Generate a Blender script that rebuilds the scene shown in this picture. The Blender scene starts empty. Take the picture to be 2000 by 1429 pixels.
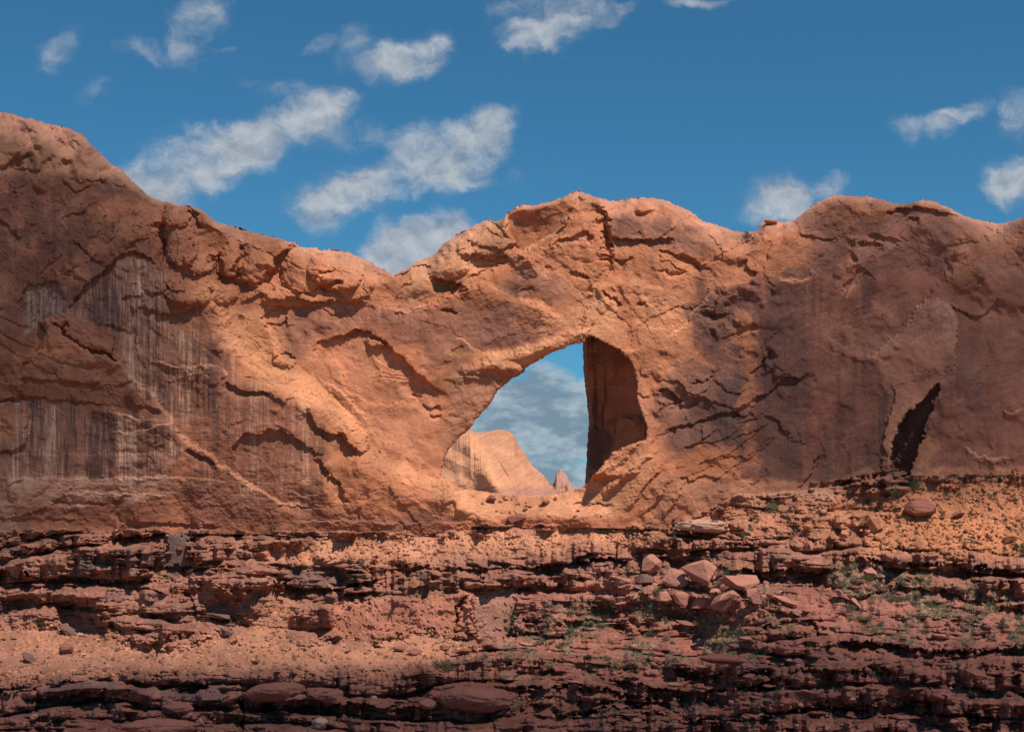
import bpy, bmesh, math, random, time
import numpy as np
T0 = time.time()
random.seed(7)
S = bpy.context.scene
COL = S.collection

# ------------------------------------------------------------------ camera
CAM_Z = 40.0          # eye height above the canyon floor
DIST = 300.0          # metres from the eye to the cliff
FPX = 3000.0          # focal length in photo pixels (photo 2000 wide)
HOR = 1080.0          # photo row of the horizon
cam = bpy.data.cameras.new('camera')
cam.sensor_width = 36.0
cam.lens = 54.0
cam.shift_y = (HOR - 714.5) / 2000.0
cam.clip_start = 1.0
cam.clip_end = 30000.0
cam_o = bpy.data.objects.new('camera', cam)
cam_o.location = (0, -DIST, CAM_Z)
cam_o.rotation_euler = (math.radians(90), 0, 0)
COL.objects.link(cam_o)
S.camera = cam_o

# ------------------------------------------------------------------ sun
SUN_ELEV = math.radians(56)
SUN_AZ = math.radians(37)      # angle to the right of straight behind the camera
sun_dir = (math.cos(SUN_ELEV) * math.sin(SUN_AZ), -math.cos(SUN_ELEV) * math.cos(SUN_AZ), math.sin(SUN_ELEV))
sl = bpy.data.lights.new('sun', 'SUN')
sl.energy = 5.0
sl.angle = math.radians(0.5)
sl.color = (1.0, 0.90, 0.78)
so = bpy.data.objects.new('sun', sl)
from mathutils import Vector, Matrix, Euler, noise as mnoise
so.rotation_euler = Vector(sun_dir).to_track_quat('Z', 'Y').to_euler()
so.location = (60, -120, 200)
COL.objects.link(so)

# ------------------------------------------------------------------ world
W = bpy.data.worlds.new('World'); S.world = W; W.use_nodes = True
nt = W.node_tree; nt.nodes.clear()
def N(t, **k):
    n = nt.nodes.new(t)
    for a, b in k.items(): setattr(n, a, b)
    return n
def L(a, b): nt.links.new(a, b)
def math_n(op, a=None, b=None, clamp=False):
    n = N('ShaderNodeMath', operation=op); n.use_clamp = clamp
    for i, x in enumerate((a, b)):
        if x is None: continue
        if isinstance(x, (int, float)): n.inputs[i].default_value = x
        else: L(x, n.inputs[i])
    return n.outputs[0]
out = N('ShaderNodeOutputWorld'); bg = N('ShaderNodeBackground')
sky = N('ShaderNodeTexSky', sky_type='NISHITA')
sky.sun_disc = False
sky.sun_elevation = SUN_ELEV
sky.sun_rotation = math.atan2(sun_dir[0], sun_dir[1])
sky.altitude = 1500; sky.air_density = 1.0; sky.dust_density = 0.3; sky.ozone_density = 2.0
SKY_STR = 0.11
bg.inputs['Strength'].default_value = SKY_STR
tint = N('ShaderNodeMix', data_type='RGBA', blend_type='MULTIPLY'); tint.inputs['Factor'].default_value = 1
L(sky.outputs[0], tint.inputs['A']); tint.inputs['B'].default_value = (0.29, 0.70, 0.82, 1)
# clouds live in the sky: direction -> (east, up) slope relative to north
tc = N('ShaderNodeTexCoord')
sep = N('ShaderNodeSeparateXYZ'); L(tc.outputs['Generated'], sep.inputs[0])
yy = math_n('MAXIMUM', sep.outputs[1], 0.15)
ex = math_n('DIVIDE', sep.outputs[0], yy); ez = math_n('DIVIDE', sep.outputs[2], yy)
comb = N('ShaderNodeCombineXYZ'); L(ex, comb.inputs[0]); L(ez, comb.inputs[1])
# (photo u, v, radius u, radius v, turn degrees, strength)
CL = [(300,375,85,60,15,1.0),(370,325,100,60,15,1.0),(455,290,95,48,22,.95),(545,245,95,36,24,.85),(630,222,62,42,20,.9),(690,262,75,26,0,.5),
      (640,400,66,48,10,1.0),(730,368,84,50,10,1.0),(820,320,74,62,20,1.0),(885,335,70,48,20,.95),(960,265,58,48,20,1.0),(905,290,60,44,0,.95),
      (830,485,95,62,12,1.1),(745,520,60,46,0,1.0),(885,445,48,30,0,.9),(800,555,120,60,0,1.1),
      (800,118,88,34,12,.85),(850,92,50,28,30,.7),(740,140,50,20,0,.45),
      (1060,66,80,40,18,.95),(1110,22,95,34,8,.8),(1190,12,60,16,5,.6),(1020,12,60,30,0,.5),
      (1530,385,62,46,15,.85),(1620,365,54,26,25,.55),(1500,415,50,30,0,.6),
      (1880,228,74,28,24,.75),(1800,250,58,18,5,.5),(1985,215,50,42,40,.65),(1968,365,64,44,10,.85),(2020,340,60,40,10,.8),
      (390,55,95,50,55,.62),(300,108,100,22,-14,.55),(440,85,50,24,20,.55),(110,100,60,28,40,.48),(205,188,42,24,15,.52),(620,90,60,20,20,.4),(700,90,30,50,10,.38),(560,180,90,18,-10,.42),
      (1080,325,60,16,6,.42),(1000,345,30,16,0,.35),(1355,4,90,12,0,.5),(690,120,40,60,20,.25)]
BANK = [(1060,860,620,80,0,1.0),(930,870,120,60,0,1.0),(1120,760,60,20,0,.9),(1060,905,120,20,0,.9),(1010,775,90,55,0,1.0),(1100,800,110,34,0,1.2),(980,840,110,40,0,1.3),(1060,858,120,26,0,1.4),(1120,882,80,26,0,1.2),(1090,935,120,26,0,1.3),(1060,735,50,32,0,.8)]
def blobs(lst):
    acc = None
    for (u, v, ru, rv, a, s) in lst:
        m = N('ShaderNodeMapping', vector_type='TEXTURE')
        m.inputs['Location'].default_value = ((u - 1000) / FPX, (HOR - v) / FPX, 0)
        m.inputs['Rotation'].default_value = (0, 0, math.radians(a))
        m.inputs['Scale'].default_value = (ru * 1.5 / FPX, rv * 1.6 / FPX, 1)
        L(warped, m.inputs[0])
        d = N('ShaderNodeVectorMath', operation='LENGTH'); L(m.outputs[0], d.inputs[0])
        mr = N('ShaderNodeMapRange', interpolation_type='SMOOTHSTEP')
        mr.inputs[1].default_value = 1.25; mr.inputs[2].default_value = 0.15; mr.inputs[3].default_value = 0; mr.inputs[4].default_value = s
        L(d.outputs['Value'], mr.inputs[0])
        acc = mr.outputs[0] if acc is None else math_n('MAXIMUM', acc, mr.outputs[0])
    return acc
def wnoise(vec, scale, detail, rough, off=(0,0,0), sc=(1,1,1), rot=0, dist=0.0):
    m = N('ShaderNodeMapping'); m.inputs['Location'].default_value = off; m.inputs['Scale'].default_value = sc
    m.inputs['Rotation'].default_value = (0, 0, rot)
    L(vec, m.inputs[0])
    n = N('ShaderNodeTexNoise', noise_dimensions='2D'); n.inputs['Scale'].default_value = scale; n.inputs['Detail'].default_value = detail
    n.inputs['Roughness'].default_value = rough; n.inputs['Distortion'].default_value = dist
    L(m.outputs[0], n.inputs['Vector']); return n
wn = wnoise(comb.outputs[0], 24, 5, .6)
wsub = N('ShaderNodeVectorMath', operation='SUBTRACT'); L(wn.outputs['Color'], wsub.inputs[0]); wsub.inputs[1].default_value = (.5, .5, .5)
wsc = N('ShaderNodeVectorMath', operation='SCALE'); L(wsub.outputs[0], wsc.inputs[0]); wsc.inputs['Scale'].default_value = 0.026
wadd = N('ShaderNodeVectorMath', operation='ADD'); L(comb.outputs[0], wadd.inputs[0]); L(wsc.outputs[0], wadd.inputs[1])
warped = wadd.outputs[0]
sh = blobs(CL)
n1 = wnoise(warped, 30, 10, .62, sc=(.8, 1.25, 1), rot=-.35)
n1b = wnoise(warped, 30, 5, .58, off=(-.004, -.007, 0), sc=(.8, 1.25, 1), rot=-.35)
ns = math_n('MULTIPLY', math_n('SUBTRACT', n1.outputs[0], 0.5), 2.1)
n0 = wnoise(comb.outputs[0], 11, 3, .5, off=(5, 2, 0))
d0 = math_n('ADD', math_n('ADD', math_n('MULTIPLY', sh, 1.35), math_n('MULTIPLY', math_n('SUBTRACT', n0.outputs[0], .5), 1.3)), ns)
mr = N('ShaderNodeMapRange', interpolation_type='SMOOTHSTEP'); L(d0, mr.inputs[0])
mr.inputs[1].default_value = 0.22; mr.inputs[2].default_value = 1.42
shfade = N('ShaderNodeMapRange'); L(sh, shfade.inputs[0]); shfade.inputs[1].default_value = 0.0; shfade.inputs[2].default_value = 0.4
dens = math_n('MULTIPLY', math_n('MULTIPLY', math_n('MULTIPLY', mr.outputs[0], shfade.outputs[0]), 0.9), math_n('MULTIPLY', sh, 1.5, True))
shade = math_n('ADD', math_n('MULTIPLY', math_n('SUBTRACT', n1.outputs[0], n1b.outputs[0]), 2.0), 0.62, True)
ccol = N('ShaderNodeMix', data_type='RGBA'); L(shade, ccol.inputs['Factor'])
CLK = 1.0 / SKY_STR
ccol.inputs['A'].default_value = (.235 * CLK, .285 * CLK, .36 * CLK, 1); ccol.inputs['B'].default_value = (.56 * CLK, .60 * CLK, .64 * CLK, 1)
m1 = N('ShaderNodeMix', data_type='RGBA'); L(dens, m1.inputs['Factor']); L(tint.outputs['Result'], m1.inputs['A']); L(ccol.outputs['Result'], m1.inputs['B'])
# low grey bank far to the north
shb = blobs(BANK)
n2 = wnoise(comb.outputs[0], 16, 8, .62, sc=(1, 2.6, 1), off=(3, 1, 0), dist=0)
n2b = wnoise(comb.outputs[0], 30, 7, .6, sc=(1, 2.2, 1), off=(3.3, 1.2, 0), dist=0)
db = math_n('ADD', shb, math_n('MULTIPLY', math_n('SUBTRACT', n2.outputs[0], .5), 1.5))
mrb = N('ShaderNodeMapRange', interpolation_type='SMOOTHSTEP'); L(db, mrb.inputs[0]); mrb.inputs[1].default_value = .3; mrb.inputs[2].default_value = .9
bsh = N('ShaderNodeMapRange', interpolation_type='SMOOTHSTEP'); L(n2b.outputs[0], bsh.inputs[0]); bsh.inputs[1].default_value = .4; bsh.inputs[2].default_value = .68
bcol = N('ShaderNodeMix', data_type='RGBA'); L(bsh.outputs[0], bcol.inputs['Factor'])
bcol.inputs['A'].default_value = (.20 * CLK, .28 * CLK, .36 * CLK, 1); bcol.inputs['B'].default_value = (.42 * CLK, .51 * CLK, .58 * CLK, 1)
m2 = N('ShaderNodeMix', data_type='RGBA'); L(math_n('MULTIPLY', mrb.outputs[0], .93), m2.inputs['Factor']); L(m1.outputs['Result'], m2.inputs['A']); L(bcol.outputs['Result'], m2.inputs['B'])
L(m2.outputs['Result'], bg.inputs[0]); L(bg.outputs[0], out.inputs[0])

S.view_settings.view_transform = 'Standard'; S.view_settings.look = 'None'
S.view_settings.exposure = -0.08; S.view_settings.gamma = 1.0; S.view_settings.use_curve_mapping = False
S.cycles.max_bounces = 5; S.cycles.diffuse_bounces = 3; S.cycles.transparent_max_bounces = 8
S.cycles.use_denoising = True

# ------------------------------------------------------------------ helpers
F = np.float32
def unproj(u, v, r):
    """photo position + metres in front of the cliff plane -> world point"""
    d = DIST - r
    return np.stack(((u - 1000.0) * d / FPX, -r + 0 * u, CAM_Z + (HOR - v) * d / FPX), -1)

def sst(x): x = np.clip(x, 0, 1); return x * x * (3 - 2 * x)

FW, FH, FU0, FV0 = 2400, 1400, -200, 150
_ky = np.fft.fftfreq(FH)[:, None]; _kx = np.fft.rfftfreq(FW)[None, :]
def fftn(seed, wmax, wmin, beta=1.3, ax=1.0, ay=1.0, ang=0.0):
    """band-limited fractal noise on the photo-pixel grid, wavelengths wmin..wmax px, stretched ax, ay along ang"""
    g = np.random.default_rng(seed)
    c, s = math.cos(ang), math.sin(ang)
    kx = (c * _kx + s * _ky) * ax; ky = (-s * _kx + c * _ky) * ay
    k = np.sqrt(kx * kx + ky * ky) + 1e-9
    a = k ** (-beta) * (k > 1.0 / wmax) * np.exp(-(k * wmin * .5) ** 2)
    z = (g.standard_normal((FH, FW // 2 + 1)) + 1j * g.standard_normal((FH, FW // 2 + 1))) * a
    f = np.fft.irfft2(z, s=(FH, FW))
    return (f / f.std()).astype(F)
def samp(f, u, v):
    x = np.abs(u - FU0) % (2 * (FW - 2)); x = np.minimum(x, 2 * (FW - 2) - x).astype(F); y = np.clip(v - FV0, 0, FH - 1.01).astype(F)
    x0 = x.astype(np.int32); y0 = y.astype(np.int32); fx = x - x0; fy = y - y0
    i = y0 * FW + x0; g = f.ravel()
    return (g[i] * (1 - fx) + g[i + 1] * fx) * (1 - fy) + (g[i + FW] * (1 - fx) + g[i + FW + 1] * fx) * fy

def polyd(P, u, v):
    """distance to an open polyline, side (>0 right of travel, v down), and fraction along it"""
    P = np.asarray(P, F); seg = P[1:] - P[:-1]; ln = np.hypot(seg[:, 0], seg[:, 1]); cum = np.concatenate(([0], np.cumsum(ln))); tot = cum[-1]
    best = np.full(u.shape, 1e9, F); side = np.zeros(u.shape, F); tf = np.zeros(u.shape, F)
    for i in range(len(seg)):
        dx, dy = seg[i]; px = u - P[i, 0]; py = v - P[i, 1]
        t = np.clip((px * dx + py * dy) / (ln[i] ** 2 + 1e-9), 0, 1)
        ox = px - t * dx; oy = py - t * dy; d = np.sqrt(ox * ox + oy * oy)
        m = d < best - 1e-4
        best = np.where(m, d, best); side = np.where(m, np.sign(dx * py - dy * px), side); tf = np.where(m, (cum[i] + t * ln[i]) / tot, tf)
    return best, side, tf
def sdf(P, u, v):
    """signed distance to a closed polygon, negative inside"""
    P = np.asarray(P, F); n = len(P); best = np.full(u.shape, 1e9, F); ins = np.zeros(u.shape, bool)
    for i in range(n):
        a = P[i]; b = P[(i + 1) % n]; dx, dy = b - a
        px = u - a[0]; py = v - a[1]; t = np.clip((px * dx + py * dy) / (dx * dx + dy * dy + 1e-9), 0, 1)
        d = np.hypot(px - t * dx, py - t * dy); best = np.minimum(best, d)
        if a[1] != b[1]:
            c = ((a[1] > v) != (b[1] > v)) & (u < (b[0] - a[0]) * (v - a[1]) / (b[1] - a[1]) + a[0])
            ins ^= c
    return np.where(ins, -best, best)
def bbox(P, u, v, m):
    P = np.asarray(P); return np.nonzero((u > P[:, 0].min() - m) & (u < P[:, 0].max() + m) & (v > P[:, 1].min() - m) & (v < P[:, 1].max() + m))[0]

class Relief:
    """a sheet of rock: flat arrays u, v (photo px), r (metres towards the eye), c (albedo)"""
    def __init__(s, u, v):
        s.u0, s.v0 = u.astype(F), v.astype(F); s.u, s.v = s.u0, s.v0
        s.k = 1.0; s.r = np.zeros(u.shape, F); s.c = np.zeros(u.shape + (3,), F)
    def warp(s, fu, fv, amps):
        s.u = s.u0.copy(); s.v = s.v0.copy()
        for (a, b, k) in amps:
            s.u += samp(a, s.u0, s.v0) * k; s.v += samp(b, s.u0, s.v0) * k
    def edge(s, P, hL=0, LL=60, hR=0, LR=60, w=1.9, taper=.12):
        if taper and max(LL if hL else 0, LR if hR else 0) > 30: taper = max(taper, .15)
        i = bbox(P, s.u, s.v, 2.2 * max(LL if hL else 0, LR if hR else 0) + 4)
        if not len(i): return
        d, sd, t = polyd(P, s.u[i], s.v[i]); S_ = sst(.5 + .5 * d * sd / w)
        e = np.clip(np.minimum(t, 1 - t) / max(taper, 1e-3), 0, 1) if taper else 1.0
        s.r[i] += s.k * e * (hR * np.exp(-(d / LR) ** 2) * S_ + hL * np.exp(-(d / LL) ** 2) * (1 - S_))
    def plate(s, P, h, w=2.0, gx=0, gy=0):
        i = bbox(P, s.u, s.v, 6 + w); d = sdf(P, s.u[i], s.v[i]); P = np.asarray(P); cx, cy = P.mean(0)
        s.r[i] += sst(.5 - .5 * d / w) * (h + gx * (s.u[i] - cx) + gy * (s.v[i] - cy))
    def lip(s, P, w=2.0, col=(.58,.28,.16), k=.6):
        """thin bright edge along a line: fresh rock and painted-in light on lips"""
        i = bbox(P, s.u, s.v, 4 * w); d, sd, t = polyd(P, s.u[i], s.v[i]); e = np.clip(np.minimum(t, 1 - t) / .1, 0, 1)
        m = (np.exp(-(d / w) ** 2) * e * k)[:, None]; s.c[i] = s.c[i] * (1 - m) + np.asarray(col, F) * m
    def crack(s, P, w=1.5, h=1.0, taper=.1):
        i = bbox(P, s.u, s.v, 4 * w); d, sd, t = polyd(P, s.u[i], s.v[i])
        e = np.clip(np.minimum(t, 1 - t) / taper, 0.15, 1)
        s.r[i] -= h * np.exp(-(d / (w * e)) ** 2)
    def lump(s, cx, cy, rx, ry, ang, h, cut=.45):
        """rounded knob: gentle on top, breaking off below"""
        P = [(cx - rx - ry, cy - rx - ry), (cx + rx + ry, cy + rx + ry)]
        i = bbox(P, s.u, s.v, 5); a = math.radians(ang); x = s.u[i] - cx; y = s.v[i] - cy
        p = (x * math.cos(a) - y * math.sin(a)) / rx; q = (x * math.sin(a) + y * math.cos(a)) / ry
        rr = p * p + q * q; b = np.sqrt(np.clip(1 - rr, 0, 1))
        s.r[i] += h * np.where(q > 0, np.minimum(b * 1.0, 1), b * (1 - .25 * (-q))) * sst((1 - rr) / .25)
    def paint(s, m, col, k=1.0):
        m = (np.clip(m, 0, 1) * k)[:, None]; s.c = (s.c * (1 - m) + np.asarray(col, F) * m).astype(F)
    def pmask(s, P, soft=12, nz=None, amp=0, wp=True):
        """soft mask of a polygon, its border broken by noise"""
        out_ = np.zeros(s.r.shape, F); u, v = (s.u, s.v) if wp else (s.u0, s.v0)
        i = bbox(P, u, v, soft + 3 * amp + 5); d = sdf(P, u[i], v[i])
        if nz is not None: d = d + nz[i] * amp
        out_[i] = sst(.5 - .5 * d / soft); return out_
    def emask(s, cx, cy, rx, ry, ang=0, nz=None, amp=.4, soft=.3):
        a = math.radians(ang); x = s.u - cx; y = s.v - cy
        p = (x * math.cos(a) - y * math.sin(a)) / rx; q = (x * math.sin(a) + y * math.cos(a)) / ry
        d = np.sqrt(p * p + q * q) - 1
        if nz is not None: d = d + nz * amp
        return sst(.5 - .5 * d / soft)

def terr(n, k, w=.18):
    """terrace a field: thin plates with ragged fronts"""
    x = n * k; f = np.floor(x); return (f + sst((x - f - .5) / w + .5)) / k

def facet(u, v, cell, seed, ang=0.0, asp=1.0):
    """flat broken faces: a jittered triangular lattice of heights, std about 1"""
    c, s_ = math.cos(ang), math.sin(ang); x = (c * u + s_ * v) / (cell * asp) + 50.0; y = (-s_ * u + c * v) / cell + 50.0
    k = (x + y) * .366; X = x + k; Y = y + k; i = np.floor(X).astype(np.int32); j = np.floor(Y).astype(np.int32); fx = X - i; fy = Y - j
    tb_ = np.random.default_rng(seed).standard_normal((256, 256)).astype(F); H = lambda a, b: tb_[a & 255, b & 255]
    a = H(i, j); d = H(i + 1, j + 1); up = fx > fy; m = np.where(up, H(i + 1, j), H(i, j + 1)); hi = np.maximum(fx, fy); lo = np.minimum(fx, fy)
    return (a + (m - a) * hi + (d - m) * lo).astype(F)
def grad(f):
    gy, gx = np.gradient(f); return np.hypot(gx, gy).astype(F)
def slabs(n, g, k, saw=.8, wpx=1.6):
    """overlapping slabs: fronts wpx wide, faces sloping back between them"""
    x = n * k; f = np.floor(x); d = (x - f - .5) / np.maximum(g * k, 1e-4)
    return ((f + sst(d / wpx + .5)) - x * saw - .5 * (1 - saw)) / k
def seams(n, g, wpx=1.3):
    """hairline cracks along the zero line of a field"""
    d = n / np.maximum(g, 1e-4); return np.exp(-(d / wpx) ** 2)

def grid_mesh(name, pts, faces, cols, mat, smooth=True):
    me = bpy.data.meshes.new(name)
    nv, nf = len(pts), len(faces)
    me.vertices.add(nv); me.vertices.foreach_set('co', np.ascontiguousarray(pts, F).ravel())
    me.loops.add(nf * 4); me.loops.foreach_set('vertex_index', np.ascontiguousarray(faces, np.int32).ravel())
    me.polygons.add(nf); me.polygons.foreach_set('loop_start', np.arange(0, nf * 4, 4, dtype=np.int32))
    me.update(calc_edges=True)
    if smooth: me.polygons.foreach_set('use_smooth', np.ones(nf, bool))
    if cols is not None:
        at = me.color_attributes.new('tone', 'FLOAT_COLOR', 'POINT')
        at.data.foreach_set('color', np.concatenate([np.clip(cols, 0, 1), np.ones((nv, 1))], 1).astype(F).ravel())
    me.materials.append(mat); me.validate()
    o = bpy.data.objects.new(name, me); COL.objects.link(o); return o
def tag(o, label=None, cat=None, group=None, kind=None):
    if label: o['label'] = label
    if cat: o['category'] = cat
    if group: o['group'] = group
    if kind: o['kind'] = kind
    return o

# ------------------------------------------------------------------ materials
def rock_material(name, bump=.5, scale=1.0, layered=0.0, base=None, rough=.92):
    m = bpy.data.materials.new(name); m.use_nodes = True; t = m.node_tree; n = t.nodes; l = t.links
    b = n['Principled BSDF']; b.inputs['Roughness'].default_value = rough; b.inputs['Specular IOR Level'].default_value = .12
    geo = n.new('ShaderNodeNewGeometry'); pos = geo.outputs['Position']
    mp = n.new('ShaderNodeMapping'); l.new(pos, mp.inputs[0]); mp.inputs['Scale'].default_value = (scale, scale, scale * (1 + 2.5 * layered))
    n1 = n.new('ShaderNodeTexNoise'); n1.inputs['Scale'].default_value = 2.6; n1.inputs['Detail'].default_value = 6; n1.inputs['Roughness'].default_value = .68
    n2 = n.new('ShaderNodeTexNoise'); n2.inputs['Scale'].default_value = .22; n2.inputs['Detail'].default_value = 4
    l.new(mp.outputs[0], n1.inputs['Vector']); l.new(mp.outputs[0], n2.inputs['Vector'])
    if base is None:
        a = n.new('ShaderNodeAttribute'); a.attribute_name = 'tone'; src = a.outputs['Color']
    else:
        a = n.new('ShaderNodeRGB'); a.outputs[0].default_value = (*base, 1); src = a.outputs[0]
    r1 = n.new('ShaderNodeMapRange'); l.new(n1.outputs[0], r1.inputs[0]); r1.inputs[1].default_value = .3; r1.inputs[2].default_value = .7; r1.inputs[3].default_value = .84; r1.inputs[4].default_value = 1.14
    r2 = n.new('ShaderNodeMapRange'); l.new(n2.outputs[0], r2.inputs[0]); r2.inputs[1].default_value = .3; r2.inputs[2].default_value = .7; r2.inputs[3].default_value = .88; r2.inputs[4].default_value = 1.1
    mu = n.new('ShaderNodeMath'); mu.operation = 'MULTIPLY'; l.new(r1.outputs[0], mu.inputs[0]); l.new(r2.outputs[0], mu.inputs[1])
    vm = n.new('ShaderNodeVectorMath'); vm.operation = 'SCALE'; l.new(src, vm.inputs[0]); l.new(mu.outputs[0], vm.inputs['Scale'])
    l.new(vm.outputs[0], b.inputs['Base Color'])
    bp = n.new('ShaderNodeBump'); bp.inputs['Strength'].default_value = bump; bp.inputs['Distance'].default_value = .05 / scale
    l.new(n1.outputs[0], bp.inputs['Height']); l.new(bp.outputs[0], b.inputs['Normal'])
    return m
M_CLIFF = rock_material('sandstone', .38, 1.0)
M_LEDGE = rock_material('layered_sandstone', .7, 1.0, .6)
M_FAR = rock_material('pale_sandstone', .5, .25)
def leaf_material(name, col, col2):
    m = bpy.data.materials.new(name); m.use_nodes = True; t = m.node_tree; n = t.nodes; l = t.links; b = n['Principled BSDF']
    tcn = n.new('ShaderNodeTexCoord'); nz = n.new('ShaderNodeTexNoise'); nz.inputs['Scale'].default_value = 3.5; nz.inputs['Detail'].default_value = 3; l.new(tcn.outputs['Object'], nz.inputs['Vector'])
    mx = n.new('ShaderNodeMix'); mx.data_type = 'RGBA'; l.new(nz.outputs[0], mx.inputs['Factor'])
    mx.inputs['A'].default_value = (*col, 1); mx.inputs['B'].default_value = (*col2, 1); l.new(mx.outputs['Result'], b.inputs['Base Color'])
    b.inputs['Roughness'].default_value = .85; b.inputs['Specular IOR Level'].default_value = .15
    return m
M_JUN = leaf_material('juniper_leaf', (.025, .045, .022), (.06, .085, .035))
M_SAGE = leaf_material('sage_leaf', (.10, .115, .075), (.20, .20, .13))
M_GREEN = leaf_material('shrub_leaf', (.06, .08, .035), (.15, .155, .075))
M_BARK = leaf_material('bark', (.12, .08, .06), (.2, .14, .1))
M_GRASS = leaf_material('dry_grass', (.20, .165, .09), (.34, .28, .17))


# ------------------------------------------------------------------ unseen clouds added between the sun and the wall to dim its flanks and the foreground
def shade_cloud(u, v, r, lx, ly, lz, op, turn=0):
    me = bpy.data.meshes.new('added_cloud'); bm = bmesh.new(); bmesh.ops.create_icosphere(bm, subdivisions=5, radius=1.0)
    for q in bm.verts:
        q.co += q.co * (.16 * mnoise.noise(q.co * 1.7 + Vector((u, v, 0))) + .07 * mnoise.noise(q.co * 4 + Vector((u, v, 0))))
    for f_ in bm.faces: f_.smooth = True
    bm.to_mesh(me); bm.free()
    m = bpy.data.materials.new('added_cloud_vapour'); m.use_nodes = True; t = m.node_tree; t.nodes.clear(); n = t.nodes; l = t.links
    o_ = n.new('ShaderNodeOutputMaterial'); mix = n.new('ShaderNodeMixShader'); tr = n.new('ShaderNodeBsdfTransparent'); df = n.new('ShaderNodeBsdfDiffuse'); df.inputs[0].default_value = (.85, .87, .9, 1)
    tc_ = n.new('ShaderNodeTexCoord'); sp = n.new('ShaderNodeSeparateXYZ'); l.new(tc_.outputs['Object'], sp.inputs[0]); cb = n.new('ShaderNodeCombineXYZ'); l.new(sp.outputs[0], cb.inputs[0]); l.new(sp.outputs[1], cb.inputs[1])
    ln = n.new('ShaderNodeVectorMath'); ln.operation = 'LENGTH'; l.new(cb.outputs[0], ln.inputs[0])
    nz = n.new('ShaderNodeTexNoise'); nz.inputs['Scale'].default_value = 2.2; nz.inputs['Detail'].default_value = 5; l.new(cb.outputs[0], nz.inputs['Vector'])
    ad = n.new('ShaderNodeMath'); ad.operation = 'MULTIPLY_ADD'; l.new(nz.outputs[0], ad.inputs[0]); ad.inputs[1].default_value = .9; l.new(ln.outputs['Value'], ad.inputs[2])
    mr_ = n.new('ShaderNodeMapRange'); mr_.interpolation_type = 'SMOOTHSTEP'; l.new(ad.outputs[0], mr_.inputs[0]); mr_.inputs[1].default_value = 1.45; mr_.inputs[2].default_value = .75; mr_.inputs[3].default_value = 0; mr_.inputs[4].default_value = op
    l.new(mr_.outputs[0], mix.inputs[0]); l.new(tr.outputs[0], mix.inputs[1]); l.new(df.outputs[0], mix.inputs[2]); l.new(mix.outputs[0], o_.inputs[0]); me.materials.append(m)
    o = bpy.data.objects.new('added_cloud', me); d = DIST - r; p = Vector(((u - 1000) * d / FPX, -r, CAM_Z + (HOR - v) * d / FPX)) + Vector(sun_dir) * 1000
    o.location = p; o.scale = (lx, ly, lz); o.rotation_euler = (0, 0, math.radians(turn)); COL.objects.link(o)
    o['kind'] = 'stuff'; o['label'] = 'one of the unseen clouds added overhead to shade the cliff and foreground'
shade_cloud(-60, 700, 5, 66, 42, 14, .52)
shade_cloud(1850, 720, 0, 60, 28, 12, .46)
shade_cloud(900, 1480, 60, 190, 36, 16, .42)
# ------------------------------------------------------------------ noise fields
fA = fftn(1, 900, 120, 1.8); fB = fftn(2, 60, 10, 1.2); fC = fftn(3, 60, 10, 1.2); fD = fftn(4, 12, 2.5, 1.0); fE = fftn(5, 12, 2.5, 1.0)
fR = fftn(6, 140, 2.4, 1.9)                       # general roughness
fX = fftn(7, 300, 7, 1.9, ax=3.2, ang=math.radians(-16))  # cross bedding, dipping right
fY = fftn(8, 460, 26, 2.5, ax=3.6, ang=math.radians(32))   # falling to the right
fZ = fftn(9, 460, 26, 2.5, ax=3.4, ang=math.radians(-40))  # rising to the right
fS = fftn(10, 420, 4.5, .9, ay=16.0, ax=.8)
fP = fftn(11, 140, 6, 1.7); fT = fftn(14, 460, 30, 2.7); fU = fftn(15, 260, 9, 2.2, ax=1.8); fQ = fftn(12, 260, 30, 1.4)
fG1 = fftn(31, 420, 12, 1.7, ax=4.2); fG2 = fftn(32, 260, 7, 1.6, ax=3.8); fG3 = fftn(33, 160, 4, 1.5, ax=3.6)
fL = fftn(16, 700, 14, 1.7, ax=5.0)
fH = fftn(13, 500, 2.4, 1.25, ax=7.0)               # horizontal bedding

SKY = [(-640,260),(-450,190),(-300,196),(-200,205),(-100,208),(0,218),(24,223),(52,231),(84,240),(119,246),(140,253),(163,265),(182,285),(199,302),(217,320),(241,334),(259,355),(280,371),(297,388),(315,392),(336,396),(353,401),(371,401),(395,411),(408,421),(420,433),(448,439),(476,448),(507,458),(546,466),(560,471),(577,472),(583,479),(609,484),(626,489),(654,488),(675,491),(702,501),(720,511),(737,522),(755,529),(767,537),(790,526),(814,512),(839,500),(856,490),(863,478),(888,462),(916,445),(940,434),(958,430),(967,434),(986,426),(991,415),(1010,405),(1024,401),(1049,402),(1066,395),(1084,392),(1105,383),(1129,374),(1150,378),(1164,385),(1185,392),(1210,393),(1238,386),(1273,387),(1301,392),(1325,402),(1350,415),(1363,424),(1391,438),(1419,446),(1450,454),(1475,451),(1485,441),(1487,433),(1499,429),(1517,430),(1524,433),(1545,433),(1566,419),(1582,406),(1590,398),(1615,386),(1629,381),(1671,383),(1702,385),(1723,390),(1751,399),(1772,396),(1804,391),(1825,395),(1853,405),(1874,417),(1895,428),(1923,431),(1947,436),(1975,432),(1996,424),(2060,412),(2200,400),(2350,420),(2480,380),(2640,450)]
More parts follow.
